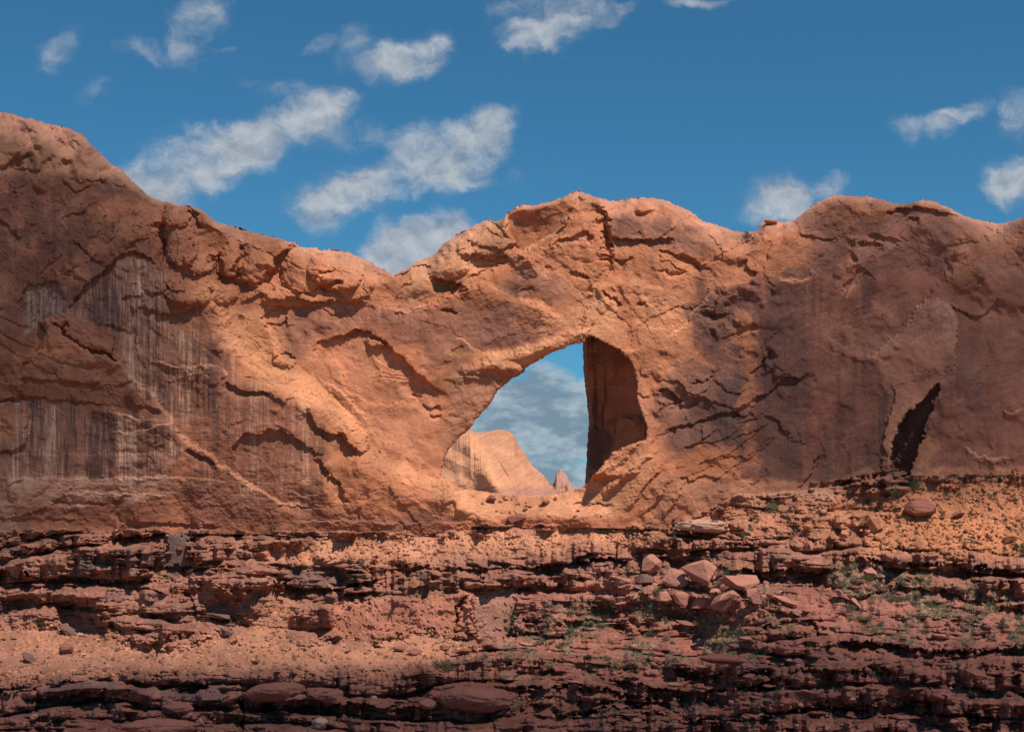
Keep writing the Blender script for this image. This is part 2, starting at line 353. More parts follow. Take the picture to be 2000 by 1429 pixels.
ARCH = [(1140,669),(1112,674),(1087,685),(1056,702),(1035,713),(1024,720),(1023,727),(1000,741),(975,758),(967,770),(958,788),(944,802),(930,819),(918,836),(902,850),(884,867),(874,881),(867,899),(864,916),(862,932),(888,944),(902,953),(930,958),(958,960),(986,965),(1035,968),(1070,967),(1091,964),(1115,957),(1136,951),(1143,946),(1157,932),(1175,911),(1196,885),(1224,869),(1261,857),(1265,836),(1255,811),(1245,780),(1245,752),(1241,724),(1231,703),(1210,684),(1189,673),(1168,661),(1154,656),(1143,661)]
TB = [(-200,1030),(300,1032),(640,1035),(700,1037),(850,1032),(950,1022),(1100,1020),(1200,1022),(1300,1026),(1400,985),(1440,962),(1560,956),(1660,945),(1730,928),(1850,924),(2000,916),(2200,905)]
def lin(P, u): P = np.asarray(P, float); return np.interp(u, P[:, 0], P[:, 1])

fK = fftn(21, 90, 2.3, .5, ax=13.0, ang=-.42); fK2 = fftn(22, 90, 2.3, .5, ax=13.0, ang=.5); fK3 = fftn(23, 90, 2.3, .5, ax=14.0, ang=.04); fS3 = fftn(24, 1400, 26, 1.0, ay=10.0); fS2 = fftn(25, 300, 2.4, .5, ay=22.0)
gT, gU, gX, gY, gZ = grad(fT), grad(fU), grad(fX), grad(fY), grad(fZ); fV = fftn(17, 460, 34, 2.6); gV = grad(fV); fW = fftn(18, 460, 34, 2.6, ax=1.6, ang=.6); gW = grad(fW)
# ------------------------------------------------------------------ the cliff with the window in it
STEP = 1.08
cu = np.concatenate((np.arange(-620, -90, 5.0), np.arange(-90, 2090, STEP), np.arange(2090, 2620, 5.0))); NR = 740
sk = lin(SKY, cu) + samp(fB, cu, 0 * cu + 400) * 1.0 + samp(fD, cu, 0 * cu + 400) * .7
base_v = np.maximum(lin(TB, cu) + 9, 900)
tt = np.linspace(0, 1, NR)
UU = np.repeat(cu[:, None], NR, 1); VV = sk[:, None] + (base_v - sk)[:, None] * tt[None, :]
C = Relief(UU.ravel(), VV.ravel())
u, v = C.u0, C.v0
sks = np.convolve(np.pad(lin(SKY, cu), 20, 'edge'), np.hanning(43)[1:-1] / np.hanning(43).sum(), 'valid')
adv = np.repeat(sks.astype(F), NR)
C.warp(u, v, [(fQ, fA, 2.0), (fB, fC, 1.7), (fD, fE, .4)])
rA, rP, rQ, rR = samp(fA, u, v), samp(fP, C.u, C.v), samp(fQ, u, v), samp(fR, u, v)
rX, rY, rZ, rH, rS = samp(fX, u, v), samp(fY, u, v), samp(fZ, u, v), samp(fH, u, v), samp(fS, u, v)
# smoothness map: varnished right wall is smooth, knobs and feet are rough
smooth_r = sst((u - 1470) / 60) * sst((v - 520) / 40)
ruf = 1.0 - .72 * smooth_r
ruf *= 1 - .75 * C.pmask([(610,690),(720,650),(870,780),(860,900),(760,880),(640,780)], 30)
ruf *= 1 - .75 * C.pmask([(700,620),(1000,600),(1130,660),(1000,720),(880,800),(800,720)], 30)
ruf *= 1 - .65 * C.pmask([(160,540),(300,500),(420,700),(600,800),(700,1030),(450,1030),(0,920),(20,800),(230,760)], 40)
# mass of the wall
r = C.r
r += (v - 700) / 100 * 1.1
r += lin([(-200,7),(150,6),(280,4.5),(360,2.0),(480,.5),(620,0),(760,-.3),(900,-1),(1000,-.5),(1130,1.5),(1300,1.8),(1450,.8),(1600,-.8),(1750,-.3),(1850,.5),(2000,1.5),(2200,2)], u)
r += rA * .45 + rQ * .15
# tops lean back
rim = np.maximum(lin([(-200,120),(0,112),(100,100),(200,62),(250,34),(300,12),(340,22),(380,6),(430,14),(470,44),(520,30),(545,12),(600,55),(680,62),(740,34),(768,8),(800,26),(850,52),(920,42),(975,26),(1000,4),(1060,5),(1100,10),(1130,30),(1160,14),(1200,46),(1300,42),(1380,44),(1450,46),(1520,44),(1590,34),(1620,24),(1700,34),(1740,12),(1790,8),(1850,14),(1900,44),(1960,42),(2000,22),(2200,20)], u) * (1 + .18 * rQ) + 2.5 * rP, 2)
x = np.clip(1 - (v - adv) / rim, 0, 1)
r -= 1.0 * rim * .1 * (x ** 1.6) * 1.35
r -= 1.3 * sst(1 - (v - adv) / 7)
C.k = .72
# ---- long structural steps
DIAG = [(372,430),(400,500),(418,560),(440,640),(478,700),(510,735),(545,752),(600,775),(655,815),(700,860),(735,905),(800,935),(880,955),(960,992),(1010,1018)]
C.edge(DIAG, hR=8, LR=200, w=34, taper=.08)
C.edge([(500,600),(530,640),(545,690),(580,720),(640,770),(690,820),(712,870)], hR=1.6, LR=50, w=9)
C.edge([(610,690),(640,740),(700,800),(745,850),(790,880),(850,905)], hR=1.2, LR=60, w=12)
# lower left wall: thin diagonal ledge
C.edge([(235,712),(265,745),(300,770),(340,835),(365,868),(400,885),(440,915),(480,942),(520,966),(552,985),(620,994)], hR=2.6, LR=110, hL=.0, w=4.5, taper=.05)
C.edge([(365,880),(400,897),(425,912)], hR=-1.6, LR=10, w=1.5)
C.edge([(540,985),(575,990),(610,993)], hR=-1.0, LR=8, w=1.5)
# arch alcove on the left massif
C.edge([(122,612),(135,595),(165,562),(190,538),(215,515),(240,494),(262,489),(282,496),(300,511),(322,533)], hR=-1.7, LR=120, w=1.8, taper=.06)
C.edge([(48,600),(50,566),(62,557),(85,551),(112,552),(122,566),(132,590)], hR=-1.1, LR=50, w=1.8, taper=.05)
C.edge([(0,432),(22,455),(40,472)], hR=-1, LR=12); C.edge([(138,468),(165,488),(192,508),(205,515)], hR=-.8, LR=9); C.edge([(130,524),(155,540),(180,548)], hR=-.8, LR=10)
C.edge([(20,327),(45,334),(80,337),(85,341)], hR=-.8, LR=10); C.edge([(118,348),(150,351),(178,352),(230,362),(280,372),(300,390)], hR=-.55, LR=22)
C.edge([(0,228),(40,238),(68,252)], hR=-.5, LR=7); C.edge([(92,244),(120,250)], hR=-.5, LR=6)
# fallen-looking block
C.plate([(78,625),(98,618),(130,603),(160,620),(222,648),(224,690),(205,688),(240,714),(258,745),(205,756),(130,742),(38,737),(82,682),(92,648)], 1.5, 2.2, gx=.0, gy=-.017)
C.crack([(97,626),(118,640),(124,652),(150,668),(175,683),(205,690),(232,706)], 2.6, 1.5); C.crack([(118,641),(128,628),(135,640)], 2.5, 1.2)
C.edge([(92,648),(78,640),(80,625)], hR=-1.2, LR=10)
C.plate([(-40,740),(40,745),(45,770),(20,778),(-40,776)], .8, 3); C.plate([(-40,780),(35,785),(55,830),(50,868),(20,880),(-40,880)], 1.0, 4)
C.edge([(0,776),(60,772),(130,782),(210,792),(205,800)], hR=-.7, LR=40, w=2)
C.edge([(212,800),(230,808),(250,815),(262,822),(300,822),(330,828)], hR=.6, LR=30, w=2); C.edge([(214,846),(260,848),(300,840),(345,828)], hR=.5, LR=26, w=2)
C.plate([(250,775),(270,755),(300,760),(322,790),(315,802),(285,798),(262,788)], .9, 4)
# bands at the wall foot, far left
C.edge([(-160,930),(60,932),(150,935),(260,937),(340,938),(470,942)], hR=1.1, LR=60, w=2.5, taper=.04)
C.edge([(-160,884),(60,884),(180,890),(320,892)], hR=.4, LR=30, w=2, taper=.04)
C.edge([(120,962),(230,966),(330,970)], hR=.6, LR=16, w=1.5); C.edge([(-160,985),(20,984),(160,988),(260,986)], hR=.8, LR=40, w=2, taper=.04)
C.edge([(100,974),(140,980),(182,978)], hR=-.7, LR=6); C.edge([(-100,1012),(60,1013),(200,1012)], hR=-.3, LR=18)
C.edge([(230,1022),(330,1021),(430,1024)], hR=-.8, LR=12); C.edge([(560,1020),(700,1016),(850,1018),(940,1020)], hR=.5, LR=20, w=2)
# knobs and clefts in the bay
C.lump(352,470,34,52,12,3.2); C.lump(345,420,30,26,0,2.0); C.lump(300,545,34,28,0,1.6); C.lump(392,505,34,30,20,2.6); C.lump(330,580,60,34,0,1.5)
C.lump(448,505,26,38,-10,2.8); C.lump(500,520,40,30,10,2.2); C.lump(590,530,46,44,0,2.4); C.lump(655,530,60,40,-12,2.8); C.lump(560,580,50,20,-5,1.4)
C.lump(700,555,40,30,20,1.6); C.lump(372,570,50,30,10,1.4); C.lump(440,570,30,22,0,1.6)
C.edge([(318,430),(326,455),(322,490),(312,520)], hR=-3.0, LR=16, w=5); C.edge([(330,412),(345,402),(372,404),(395,416)], hR=-1.6, LR=12)
C.edge([(368,408),(388,425),(400,445)], hR=-1.6, LR=9)
C.edge([(588,474),(566,481),(548,490),(536,506),(530,530),(512,532)], hL=-3.4, LL=26, w=2.5); C.edge([(470,472),(476,490),(458,512),(448,528)], hL=-2.6, LL=12, w=3)
C.edge([(405,492),(425,497),(436,515),(434,535),(420,550)], hR=-2.6, LR=16, w=2.5); C.edge([(430,530),(470,545),(505,560)], hR=-2.2, LR=16, w=3)
C.edge([(315,570),(345,588),(385,592)], hR=-1.4, LR=16, w=2); C.edge([(320,545),(335,562),(362,566)], hR=-1.2, LR=10)
C.edge([(623,560),(640,552),(655,547),(670,543)], hR=-2.0, LR=12, w=1.6); C.edge([(613,545),(620,533),(640,528),(655,525)], hR=-1.4, LR=8)
C.edge([(600,498),(640,492),(668,489),(680,492)], hR=-1.2, LR=8); C.edge([(440,437),(470,443),(505,450)], hR=-.8, LR=6)
C.edge([(470,588),(510,572),(545,585),(580,578),(610,592),(650,586),(690,590),(722,592)], hL=1.4, LL=26, w=2, taper=.08)
C.edge([(505,624),(530,605),(556,590)], hR=-.9, LR=22, w=2); C.edge([(520,630),(545,634),(556,625)], hR=-1, LR=9); C.edge([(556,600),(557,625),(560,640)], hL=.8, LL=20, w=2)
C.edge([(236,580),(262,577),(280,574)], hR=-1.1, LR=14); C.edge([(268,595),(285,600),(300,605)], hR=-1, LR=10); C.edge([(210,632),(240,640),(262,650)], hR=-.5, LR=12)
C.edge([(290,640),(305,644),(318,650)], hR=-.5, LR=7); C.edge([(300,700),(330,712),(365,720),(400,712),(430,715)], hR=.8, LR=20, w=2); C.edge([(400,748),(425,752),(438,735),(435,715)], hL=.7, LL=24, w=2)
C.edge([(322,744),(360,742),(392,745)], hR=-.4, LR=30); C.edge([(440,745),(465,762),(500,765),(535,768)], hR=-1.8, LR=14, w=2)
C.edge([(418,540),(412,575),(425,600)], hR=.9, LR=20, w=4)
C.lump(556,702,26,14,-20,1.0); C.edge([(536,700),(548,690),(566,690),(580,700)], hR=-1.6, LR=9, w=2)
C.edge([(595,797),(612,820),(626,840),(645,848),(658,848),(679,870),(702,884)], hR=-1.7, LR=30, w=1.8); C.edge([(595,796),(630,790),(660,794)], hR=.8, LR=24, w=3)
C.plate([(660,842),(690,828),(716,850),(718,880),(700,884),(676,866)], 1.6, 5)
C.edge([(620,735),(680,770),(720,820),(740,860),(750,900)], hR=1.3, LR=16, w=3)
# two arched recesses
C.edge([(608,690),(620,668),(648,656),(680,651),(700,642),(722,646),(742,660),(765,682),(800,712),(822,737),(845,752),(872,770)], hR=-1.9, LR=95, w=1.6, taper=.05)
C.plate([(718,660),(740,664),(748,672),(730,676),(716,670)], 1.3, 3)
C.edge([(822,738),(826,760),(818,782)], hR=-.5, LR=24); C.edge([(808,765),(812,775),(820,768)], hR=-.9, LR=6); C.edge([(822,790),(840,795),(862,794)], hR=-1.0, LR=8); C.edge([(836,808),(850,812),(860,812)], hR=-.9, LR=6)
C.edge([(457,915),(459,880),(466,862),(482,850),(510,849),(528,838),(545,842),(575,856),(600,872),(622,888),(632,890)], hR=-1.3, LR=75, w=1.6, taper=.05)
C.edge([(626,890),(636,915),(650,935),(664,945),(672,960),(682,982)], hR=-1.7, LR=20, w=1.6)
C.edge([(560,960),(590,970),(625,968),(640,955)], hR=.5, LR=20, w=2)
for k_ in range(4):
    C.edge([(730 + 6 * k_, 690 + 10 * k_), (745, 712 + 8 * k_), (775, 722 + 8 * k_), (812, 716 + 8 * k_)], hR=.38, LR=9, w=2)
C.edge([(660,720),(680,760),(720,785),(760,790),(800,780)], hR=.8, LR=18, w=3)
# the span
C.edge([(768,541),(790,535),(812,520),(848,518)], hR=-1.6, LR=12, w=1.6); C.edge([(845,518),(875,495),(905,488),(940,470)], hR=-.8, LR=7)
C.edge([(836,548),(850,544),(872,549),(892,555),(918,562)], hR=-3.2, LR=22, w=2, taper=.2)
C.edge([(740,590),(770,602),(800,608),(832,598),(850,588),(880,572),(915,563),(950,553),(985,574),(1010,585),(1060,600),(1110,632)], hR=2.3, LR=80, w=9, taper=.06)
C.edge([(860,605),(880,604),(895,612)], hR=-1.2, LR=7); C.edge([(730,600),(725,620),(705,630)], hR=-.6, LR=14); C.edge([(765,610),(800,612),(840,598)], hR=-.7, LR=18)
C.edge([(990,405),(985,430),(990,450),(1002,470),(995,490)], hL=-2.0, LL=60, hR=.6, LR=10, w=3)
C.edge([(990,513),(1020,492),(1055,470),(1095,450),(1112,430),(1130,418),(1165,412)], hR=2.2, LR=55, w=5); C.edge([(990,526),(1040,498),(1090,472),(1110,455)], hR=.8, LR=16, w=3)
C.edge([(900,500),(935,500),(950,508),(985,500),(1002,506)], hR=-1.8, LR=11); C.edge([(925,515),(945,520),(965,512),(990,508)], hR=-1.2, LR=9); C.edge([(915,540),(945,528),(965,520)], hR=-1.0, LR=8)
C.edge([(880,455),(915,452),(950,447),(985,460)], hR=-1.3, LR=14); C.edge([(895,470),(940,478),(985,490)], hR=-.9, LR=12); C.edge([(960,434),(985,450),(1000,468)], hR=-1.5, LR=12)
C.lump(945,475,60,30,15,2.0); C.lump(880,520,50,26,25,1.2)
for P in ([(1080,480),(1095,468),(1118,463),(1125,455)], [(1125,455),(1150,452),(1160,470)], [(1172,400),(1180,425),(1178,440)], [(1160,408),(1182,412),(1186,440),(1192,470),(1200,490)]):
    C.edge(P, hR=-1.5, LR=12)
for k_ in range(7):
    C.edge([(1168 + (k_ % 2) * 4, 440 + 11 * k_), (1182, 436 + 11 * k_), (1196, 441 + 11 * k_)], hR=-1.0, LR=6)
C.crack([(1176,410),(1186,450),(1192,490),(1180,530),(1155,565),(1140,610),(1134,650)], 6, .7)
for k_ in range(13):
    C.edge([(1128 - k_ * .2, 560 + 8 * k_), (1145, 566 + 8 * k_), (1168 + k_, 560 + 8 * k_)], hR=-.2, LR=5, w=2.5)
C.edge([(1192,458),(1210,466),(1240,463),(1268,468),(1290,464),(1320,466)], hR=-2.0, LR=20); C.edge([(1285,483),(1305,487),(1325,498),(1350,508),(1378,522)], hR=-1.3, LR=12); C.edge([(1197,500),(1215,505),(1235,498)], hR=-1.2, LR=8)
C.edge([(1285,529),(1305,526),(1320,532),(1340,528)], hR=-1.0, LR=6); C.edge([(1180,568),(1200,582),(1210,600)], hR=-1.8, LR=7); C.edge([(1240,592),(1262,586)], hR=-1.2, LR=7); C.edge([(1205,505),(1215,520),(1200,545)], hR=-.5, LR=10)
C.edge([(1120,530),(1135,534),(1150,540)], hR=-1.2, LR=7); C.edge([(1010,572),(1030,565),(1045,560)], hR=-.6, LR=7); C.edge([(1020,545),(1045,538),(1080,520)], hR=-.4, LR=12)
C.edge([(890,655),(905,670),(935,686),(965,694),(1010,692)], hR=.45, LR=50, w=2.5); C.edge([(850,720),(862,715),(872,705),(900,670)], hR=-.35, LR=15)
C.edge([(935,700),(1010,690),(1070,668),(1110,655),(1160,640)], hR=2.4, LR=26, w=11); C.edge([(890,722),(950,710),(1000,712),(1025,718)], hR=1.8, LR=20, w=9)
C.edge([(870,740),(910,735),(960,738),(985,748)], hR=.6, LR=12, w=3)
# right shoulder
C.edge([(1285,764),(1298,759),(1312,762),(1325,777),(1332,776)], hR=-2.0, LR=16, w=1.5); C.edge([(1280,806),(1300,790),(1320,775)], hR=-.6, LR=12)
for P, h in (([(1275,862),(1300,838),(1332,828),(1362,818),(1395,808),(1440,803),(1470,786),(1500,765),(1525,740),(1590,735)], 1.5), ([(1348,746),(1375,740),(1392,728),(1400,714)], 1.3), ([(1300,800),(1340,786),(1370,768),(1400,740)], .8),
             ([(1460,730),(1485,712),(1500,690),(1512,684)], 1.4), ([(1390,665),(1425,652),(1455,637),(1490,638)], .6), ([(1324,880),(1350,868),(1380,850),(1400,830)], .9), ([(1365,608),(1400,608),(1424,610)], 1.2), ([(1476,690),(1500,660),(1530,645)], .5),
             ([(1520,740),(1560,738),(1585,728)], .8), ([(1490,812),(1515,814),(1535,838),(1550,862)], 1.1), ([(1502,700),(1560,745),(1530,790)], .4), ([(1457,503),(1462,520),(1478,532),(1480,545)], 1.8), ([(1320,490),(1352,502),(1378,516),(1390,524)], 1.2),
             ([(1545,458),(1580,462),(1620,470),(1632,465)], .9), ([(1690,462),(1725,465),(1750,472),(1765,476)], 1.0), ([(1680,470),(1695,478),(1712,476),(1724,484)], 1.6), ([(1775,424),(1790,428),(1800,430)], 1.2), ([(1720,434),(1735,420),(1760,410),(1800,408),(1850,418),(1885,430)], 1.5),
             ([(1640,573),(1652,560),(1668,548),(1685,520)], 1.3), ([(1850,590),(1870,600),(1895,614),(1918,614),(1940,596),(1950,575)], 1.2), ([(1910,560),(1912,546),(1930,545)], .8), ([(1820,500),(1850,480),(1900,470),(1925,475)], .5), ([(1320,932),(1350,936),(1380,930),(1415,934)], 1.0),
             ([(1552,952),(1566,944),(1578,926),(1590,900),(1602,884)], 1.3), ([(1430,800),(1460,812),(1470,800)], 1.2), ([(1545,860),(1580,870)], .4), ([(1985,600),(2000,596),(2020,610)], .8)):
    C.edge(P, hR=-h * .75, LR=8 + 7 * h, w=1.6, taper=.15)
C.edge([(1517,540),(1535,548),(1559,552),(1578,542),(1588,525)], hR=.9, LR=30, w=3, taper=.1)
C.edge([(1300,660),(1330,640),(1360,600),(1380,580),(1385,540)], hR=.5, LR=30, w=2.5)
C.edge([(1587,623),(1615,655),(1650,683),(1678,693),(1706,694),(1737,665),(1772,627),(1807,583),(1839,546),(1877,517),(1905,495),(1932,472)], hR=1.3, LR=110, w=8, taper=.3)
C.edge([(1848,585),(1866,605),(1873,640),(1868,690),(1858,745)], hR=1.0, LR=55, w=2.5, taper=.2); C.edge([(1724,935),(1727,870),(1740,810),(1752,770),(1740,745)], hR=1.1, LR=34, w=2.5, taper=.12)
C.plate([(1833,748),(1824,754),(1812,772),(1790,796),(1765,823),(1752,852),(1737,886),(1738,940),(1768,940),(1790,890),(1803,850),(1822,790),(1834,762)], -5.0, 2.0, gx=.075)
C.edge([(1756,748),(1775,730),(1810,722),(1825,700)], hR=.4, LR=14, w=2)
C.edge([(1880,870),(1905,890),(1940,895),(1975,892)], hR=.6, LR=10, w=2)
C.edge([(1960,800),(1985,806),(2000,798)], hR=.6, LR=10, w=2)
# feet of the right pier: ramps flowing down left
for k_, (x0, y0, x1, y1) in enumerate([(1262,860,1150,952),(1285,880,1180,975),(1300,900,1215,1005),(1320,925,1250,1015),(1345,935,1290,1020),(1250,900,1165,985)]):
    C.edge([(x0, y0), ((x0 + x1) / 2 + 8, (y0 + y1) / 2 - 4), (x1, y1)], hL=-.2, hR=.9 + .1 * (k_ % 3), LR=16, w=4, LL=10, taper=.2)
C.edge([(1115,985),(1150,983),(1200,988)], hR=-.9, LR=14, w=2)
# cut back into the sill of the window
fl = sst((1018 + 2 * rP - v) / 60) * sst((u - 868) / 80) * sst((1250 - u) / 130) * sst((v - 925) / 14)
r -= 4.5 * fl
C.edge([(960,1000),(1010,1012),(1060,1004),(1120,1008),(1180,998)], hR=.9, LR=16, w=3)
# ---- rough detail
r = C.r
SG = lambda f_: samp(f_, C.u, C.v)
rT, rU = SG(fT), SG(fU); wX, wY, wZ = SG(fX), SG(fY), SG(fZ)
mx_right = sst((u - 1150) / 200); pm = sst(.5 + .9 * rQ); pm2 = sst(.5 - .9 * rA); pm3 = sst(.5 + 1.2 * samp(fQ, np.mod(u + 700, 2300) - 150, v))
wu, wv = u + rQ * 14 + rP * 4 + samp(fB, u, v) * 1.0, v + rA * 16 - rP * 4 + samp(fC, u, v) * 1.0
calm = .25 + .75 * ruf
r += calm * (facet(wu, wv, 130, 41, .5, 1.5) * .75 + facet(wu, wv, 85, 42, -.7, 1.7) * .45 * (.4 + pm))
r += ruf ** 1.6 * (facet(wu, wv, 38, 43, .6, 1.6) * .08 * (.2 + pm2) + facet(wu, wv, 17, 44, -.5, 1.6) * .05 * (.2 + pm3)) + .008 * facet(wu, wv, 7, 45, .3)
r += ruf * slabs(rT, SG(gT), .9) * .34 * pm * pm
r += ruf * ((1 - mx_right) * slabs(wY, SG(gY), 1.0) + mx_right * slabs(wZ, SG(gZ), 1.0)) * .30 * pm2
r += (.15 + ruf) * slabs(rU, SG(gU), .8) * .05 * (1 - pm)
r += ruf * slabs(wX, SG(gX), 1.6, .7) * .10 * pm3
vV, vW = SG(fV), SG(fW)
crk = np.maximum(seams(vV, SG(gV)) * sst(rQ * 1.2 - .3), seams(vW, SG(gW)) * sst(-rQ * 1.2 - .3)) * (.12 + .88 * ruf); crk2 = seams(vV - .8, SG(gV), 1.0) * sst(rA * 1.2 - .3) * (.12 + .88 * ruf)
r -= .13 * crk + .08 * crk2
r += ruf * rR * .012 + rR * .008
kL, kM, kR = samp(fK2, C.u, C.v), samp(fK, C.u, C.v), samp(fK3, C.u, C.v)
zq = sst(.5 + rA * .7); bed = kM * zq * sst((u - 700) / 200) + kL * (1 - zq) * sst((u - 250) / 200) * (1 - smooth_r) + kR * (1 - sst((u - 520) / 200)) * .7 + kM * smooth_r * .4
r += .016 * bed * (.35 + ruf)
top = sst(1 - (v - adv) / (rim * 1.3))
r += top * slabs(rX, samp(gX, u, v), 2.4, .75) * .55
r += sst(1 - np.abs(v - 960) / 80) * sst((1250 - np.abs(u - 600)) / 900) * rH * .06
pit = samp(fD, u, v) - .6 * samp(fB, u, v)
dl = C.pmask([(-200,340),(110,350),(300,400),(330,430),(300,500),(240,490),(130,600),(60,640),(-200,640)], 40, rP, 10)
r -= dl * .3 * sst((pit - 1.8) / .6) ; r += dl * rR * .05
# ---- window rim
sd_ = np.full(u.shape, 1e3, F); ib = bbox(ARCH, u, v, 60)
au = (u + samp(fB, u, v) * .8 + samp(fD, u, v) * .5)[ib]; av = (v + samp(fC, u, v) * .8 + samp(fE, u, v) * .5)[ib]
sd_[ib] = sdf(ARCH, au, av)
Rr = np.where((u > 1150) & (v < 850), 4.0, 9.0) * np.where(v > 930, .35, 1)
q = np.clip(1 - sd_ / Rr, 0, 1); r -= Rr * .1 * (1 - np.sqrt(np.clip(1 - q * q, 0, 1)))

# ---- colour of the rock
O1 = (.475,.178,.09); O2 = (.52,.215,.118); BR = (.29,.125,.080); VN = (.20,.090,.066); TAN = (.43,.235,.155); PK = (.46,.23,.165); BLK = (.10,.055,.048)
C.c[:] = O1
C.paint(sst(.5 + rQ * .5), O2, .5); C.paint(sst(.2 + rP * .5), (.42,.165,.085), .5)
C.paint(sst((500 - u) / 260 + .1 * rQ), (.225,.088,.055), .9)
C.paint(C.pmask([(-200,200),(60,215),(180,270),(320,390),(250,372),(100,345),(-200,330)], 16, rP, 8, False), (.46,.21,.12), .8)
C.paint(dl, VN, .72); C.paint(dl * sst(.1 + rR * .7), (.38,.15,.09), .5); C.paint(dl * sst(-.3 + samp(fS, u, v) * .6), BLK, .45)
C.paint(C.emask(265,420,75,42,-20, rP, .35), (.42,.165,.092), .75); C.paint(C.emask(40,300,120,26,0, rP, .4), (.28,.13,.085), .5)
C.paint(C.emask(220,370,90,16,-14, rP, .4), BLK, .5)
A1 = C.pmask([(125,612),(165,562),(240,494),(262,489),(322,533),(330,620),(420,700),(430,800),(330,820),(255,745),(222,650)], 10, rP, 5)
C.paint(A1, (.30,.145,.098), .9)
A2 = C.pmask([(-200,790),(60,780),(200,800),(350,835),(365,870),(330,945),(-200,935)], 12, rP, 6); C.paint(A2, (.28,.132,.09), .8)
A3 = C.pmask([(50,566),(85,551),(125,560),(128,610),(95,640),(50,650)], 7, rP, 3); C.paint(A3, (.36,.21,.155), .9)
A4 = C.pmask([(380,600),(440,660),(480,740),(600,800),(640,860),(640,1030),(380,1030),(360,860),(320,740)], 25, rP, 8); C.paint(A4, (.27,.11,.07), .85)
streakz = np.maximum.reduce([A1, A2, A3 * .8, A4 * .55])
s2, s3 = samp(fS2, u, v), samp(fS3, u, v)
C.paint(streakz * sst(rS * .9 + s3 * .5 - .4), BLK, .8); C.paint(streakz * sst(-rS * .9 - s3 * .3 - .5), (.54,.33,.23), .7); C.paint(streakz * sst(s2 * .8 - .4), (.13,.065,.05), .5); C.paint(streakz * sst(-s2 * .8 - .8), (.52,.31,.22), .5)
C.paint(C.pmask([(20,936),(240,938),(480,944),(470,966),(330,975),(150,985),(20,980)], 6, rP, 3) * sst((480 - u) / 240) * (.75 + .25 * kR), (.50,.28,.195), .85)
C.paint(C.pmask([(-200,940),(40,940),(40,1030),(-200,1030)], 30, rP, 6), (.34,.19,.135), .6)
C.paint(C.pmask([(340,950),(620,1000),(900,1005),(900,1040),(340,1040)], 20, rP, 8), (.27,.108,.07), .85)
C.paint(sst(rH * .6 - .2) * sst((v - 925) / 20) * sst((560 - u) / 160), BLK, .3)
C.paint(C.pmask([(78,625),(130,603),(222,648),(224,690),(258,745),(130,742),(38,737),(82,682)], 5, rP, 2), (.33,.135,.082), .9)
C.paint(C.emask(110,690,60,30,0,rP,.4), (.46,.19,.10), .6); C.paint(C.emask(0,840,50,40,0,rP,.3), (.44,.18,.09), .7)
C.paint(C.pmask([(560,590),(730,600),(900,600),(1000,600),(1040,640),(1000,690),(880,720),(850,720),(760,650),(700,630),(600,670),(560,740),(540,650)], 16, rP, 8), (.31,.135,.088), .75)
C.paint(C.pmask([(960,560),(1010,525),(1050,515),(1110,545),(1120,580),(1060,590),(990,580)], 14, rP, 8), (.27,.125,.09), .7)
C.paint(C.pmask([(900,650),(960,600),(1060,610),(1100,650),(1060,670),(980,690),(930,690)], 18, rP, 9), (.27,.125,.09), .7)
st2 = C.pmask([(600,600),(900,600),(870,760),(760,660),(700,640),(600,700),(560,800),(540,700)], 22)
C.paint(st2 * sst(rS * .8 - .5), VN, .45); C.paint(st2 * sst(-rS * .8 - .7), PK, .4)
C.paint(C.pmask([(990,410),(1110,390),(1130,415),(1090,450),(1000,500)], 8, rP, 4), (.40,.155,.08), .7)
C.paint(C.pmask([(860,470),(1000,425),(990,500),(800,590),(770,560)], 10, rP, 6), (.60,.30,.155), .55)
C.paint(C.emask(950,485,45,22,10,rP,.4), VN, .5)
C.paint(C.pmask([(1180,410),(1300,425),(1400,470),(1400,500),(1200,470)], 12, rP, 6), (.28,.135,.10), .7)
C.paint(C.emask(1290,440,70,14,-8,rP,.4), VN, .6)
C.paint(C.emask(1160,620,40,60,0,rP,.4), (.60,.29,.16), .5)
for (x0,y0,x1,y1,w_) in ((1240,560,1360,640,10),(1230,540,1330,590,7),(990,620,1130,690,8),(1040,530,1130,570,8),(1250,620,1340,680,6),(1010,600,1120,640,6)):
    C.paint(C.pmask([(x0,y0-w_),(x1,y1-w_*.4),(x1,y1+w_*.4),(x0,y0+w_)], 7, rX, 4), (.60,.27,.14), .6)
C.paint(sst(rY * .7 - .3) * sst((1.2 - np.hypot((u - 1150) / 250, (v - 610) / 90)) * 2), (.58,.26,.135), .5)
C.paint(C.pmask([(880,690),(1010,680),(1130,660),(1140,672),(1050,705),(1010,722),(940,715)], 5, rP, 3), (.60,.265,.13), .85)  # orange fresh rock, brightened further where the rim face catches light
C.paint(C.pmask([(610,700),(700,650),(800,720),(870,780),(850,900),(760,870),(700,780)], 10, rP, 4), (.53,.215,.118), .8)
C.paint(C.pmask([(880,720),(990,740),(900,850),(860,900),(880,780)], 8, rP, 4), (.42,.20,.125), .6)
C.paint(C.pmask([(400,560),(450,600),(520,620),(560,700),(700,800),(760,890),(900,960),(860,960),(740,900),(640,800),(520,740),(440,660)], 16, rP, 8), (.62,.28,.14), .75)  # diagonal bench lightened, its sunlight painted into the colour
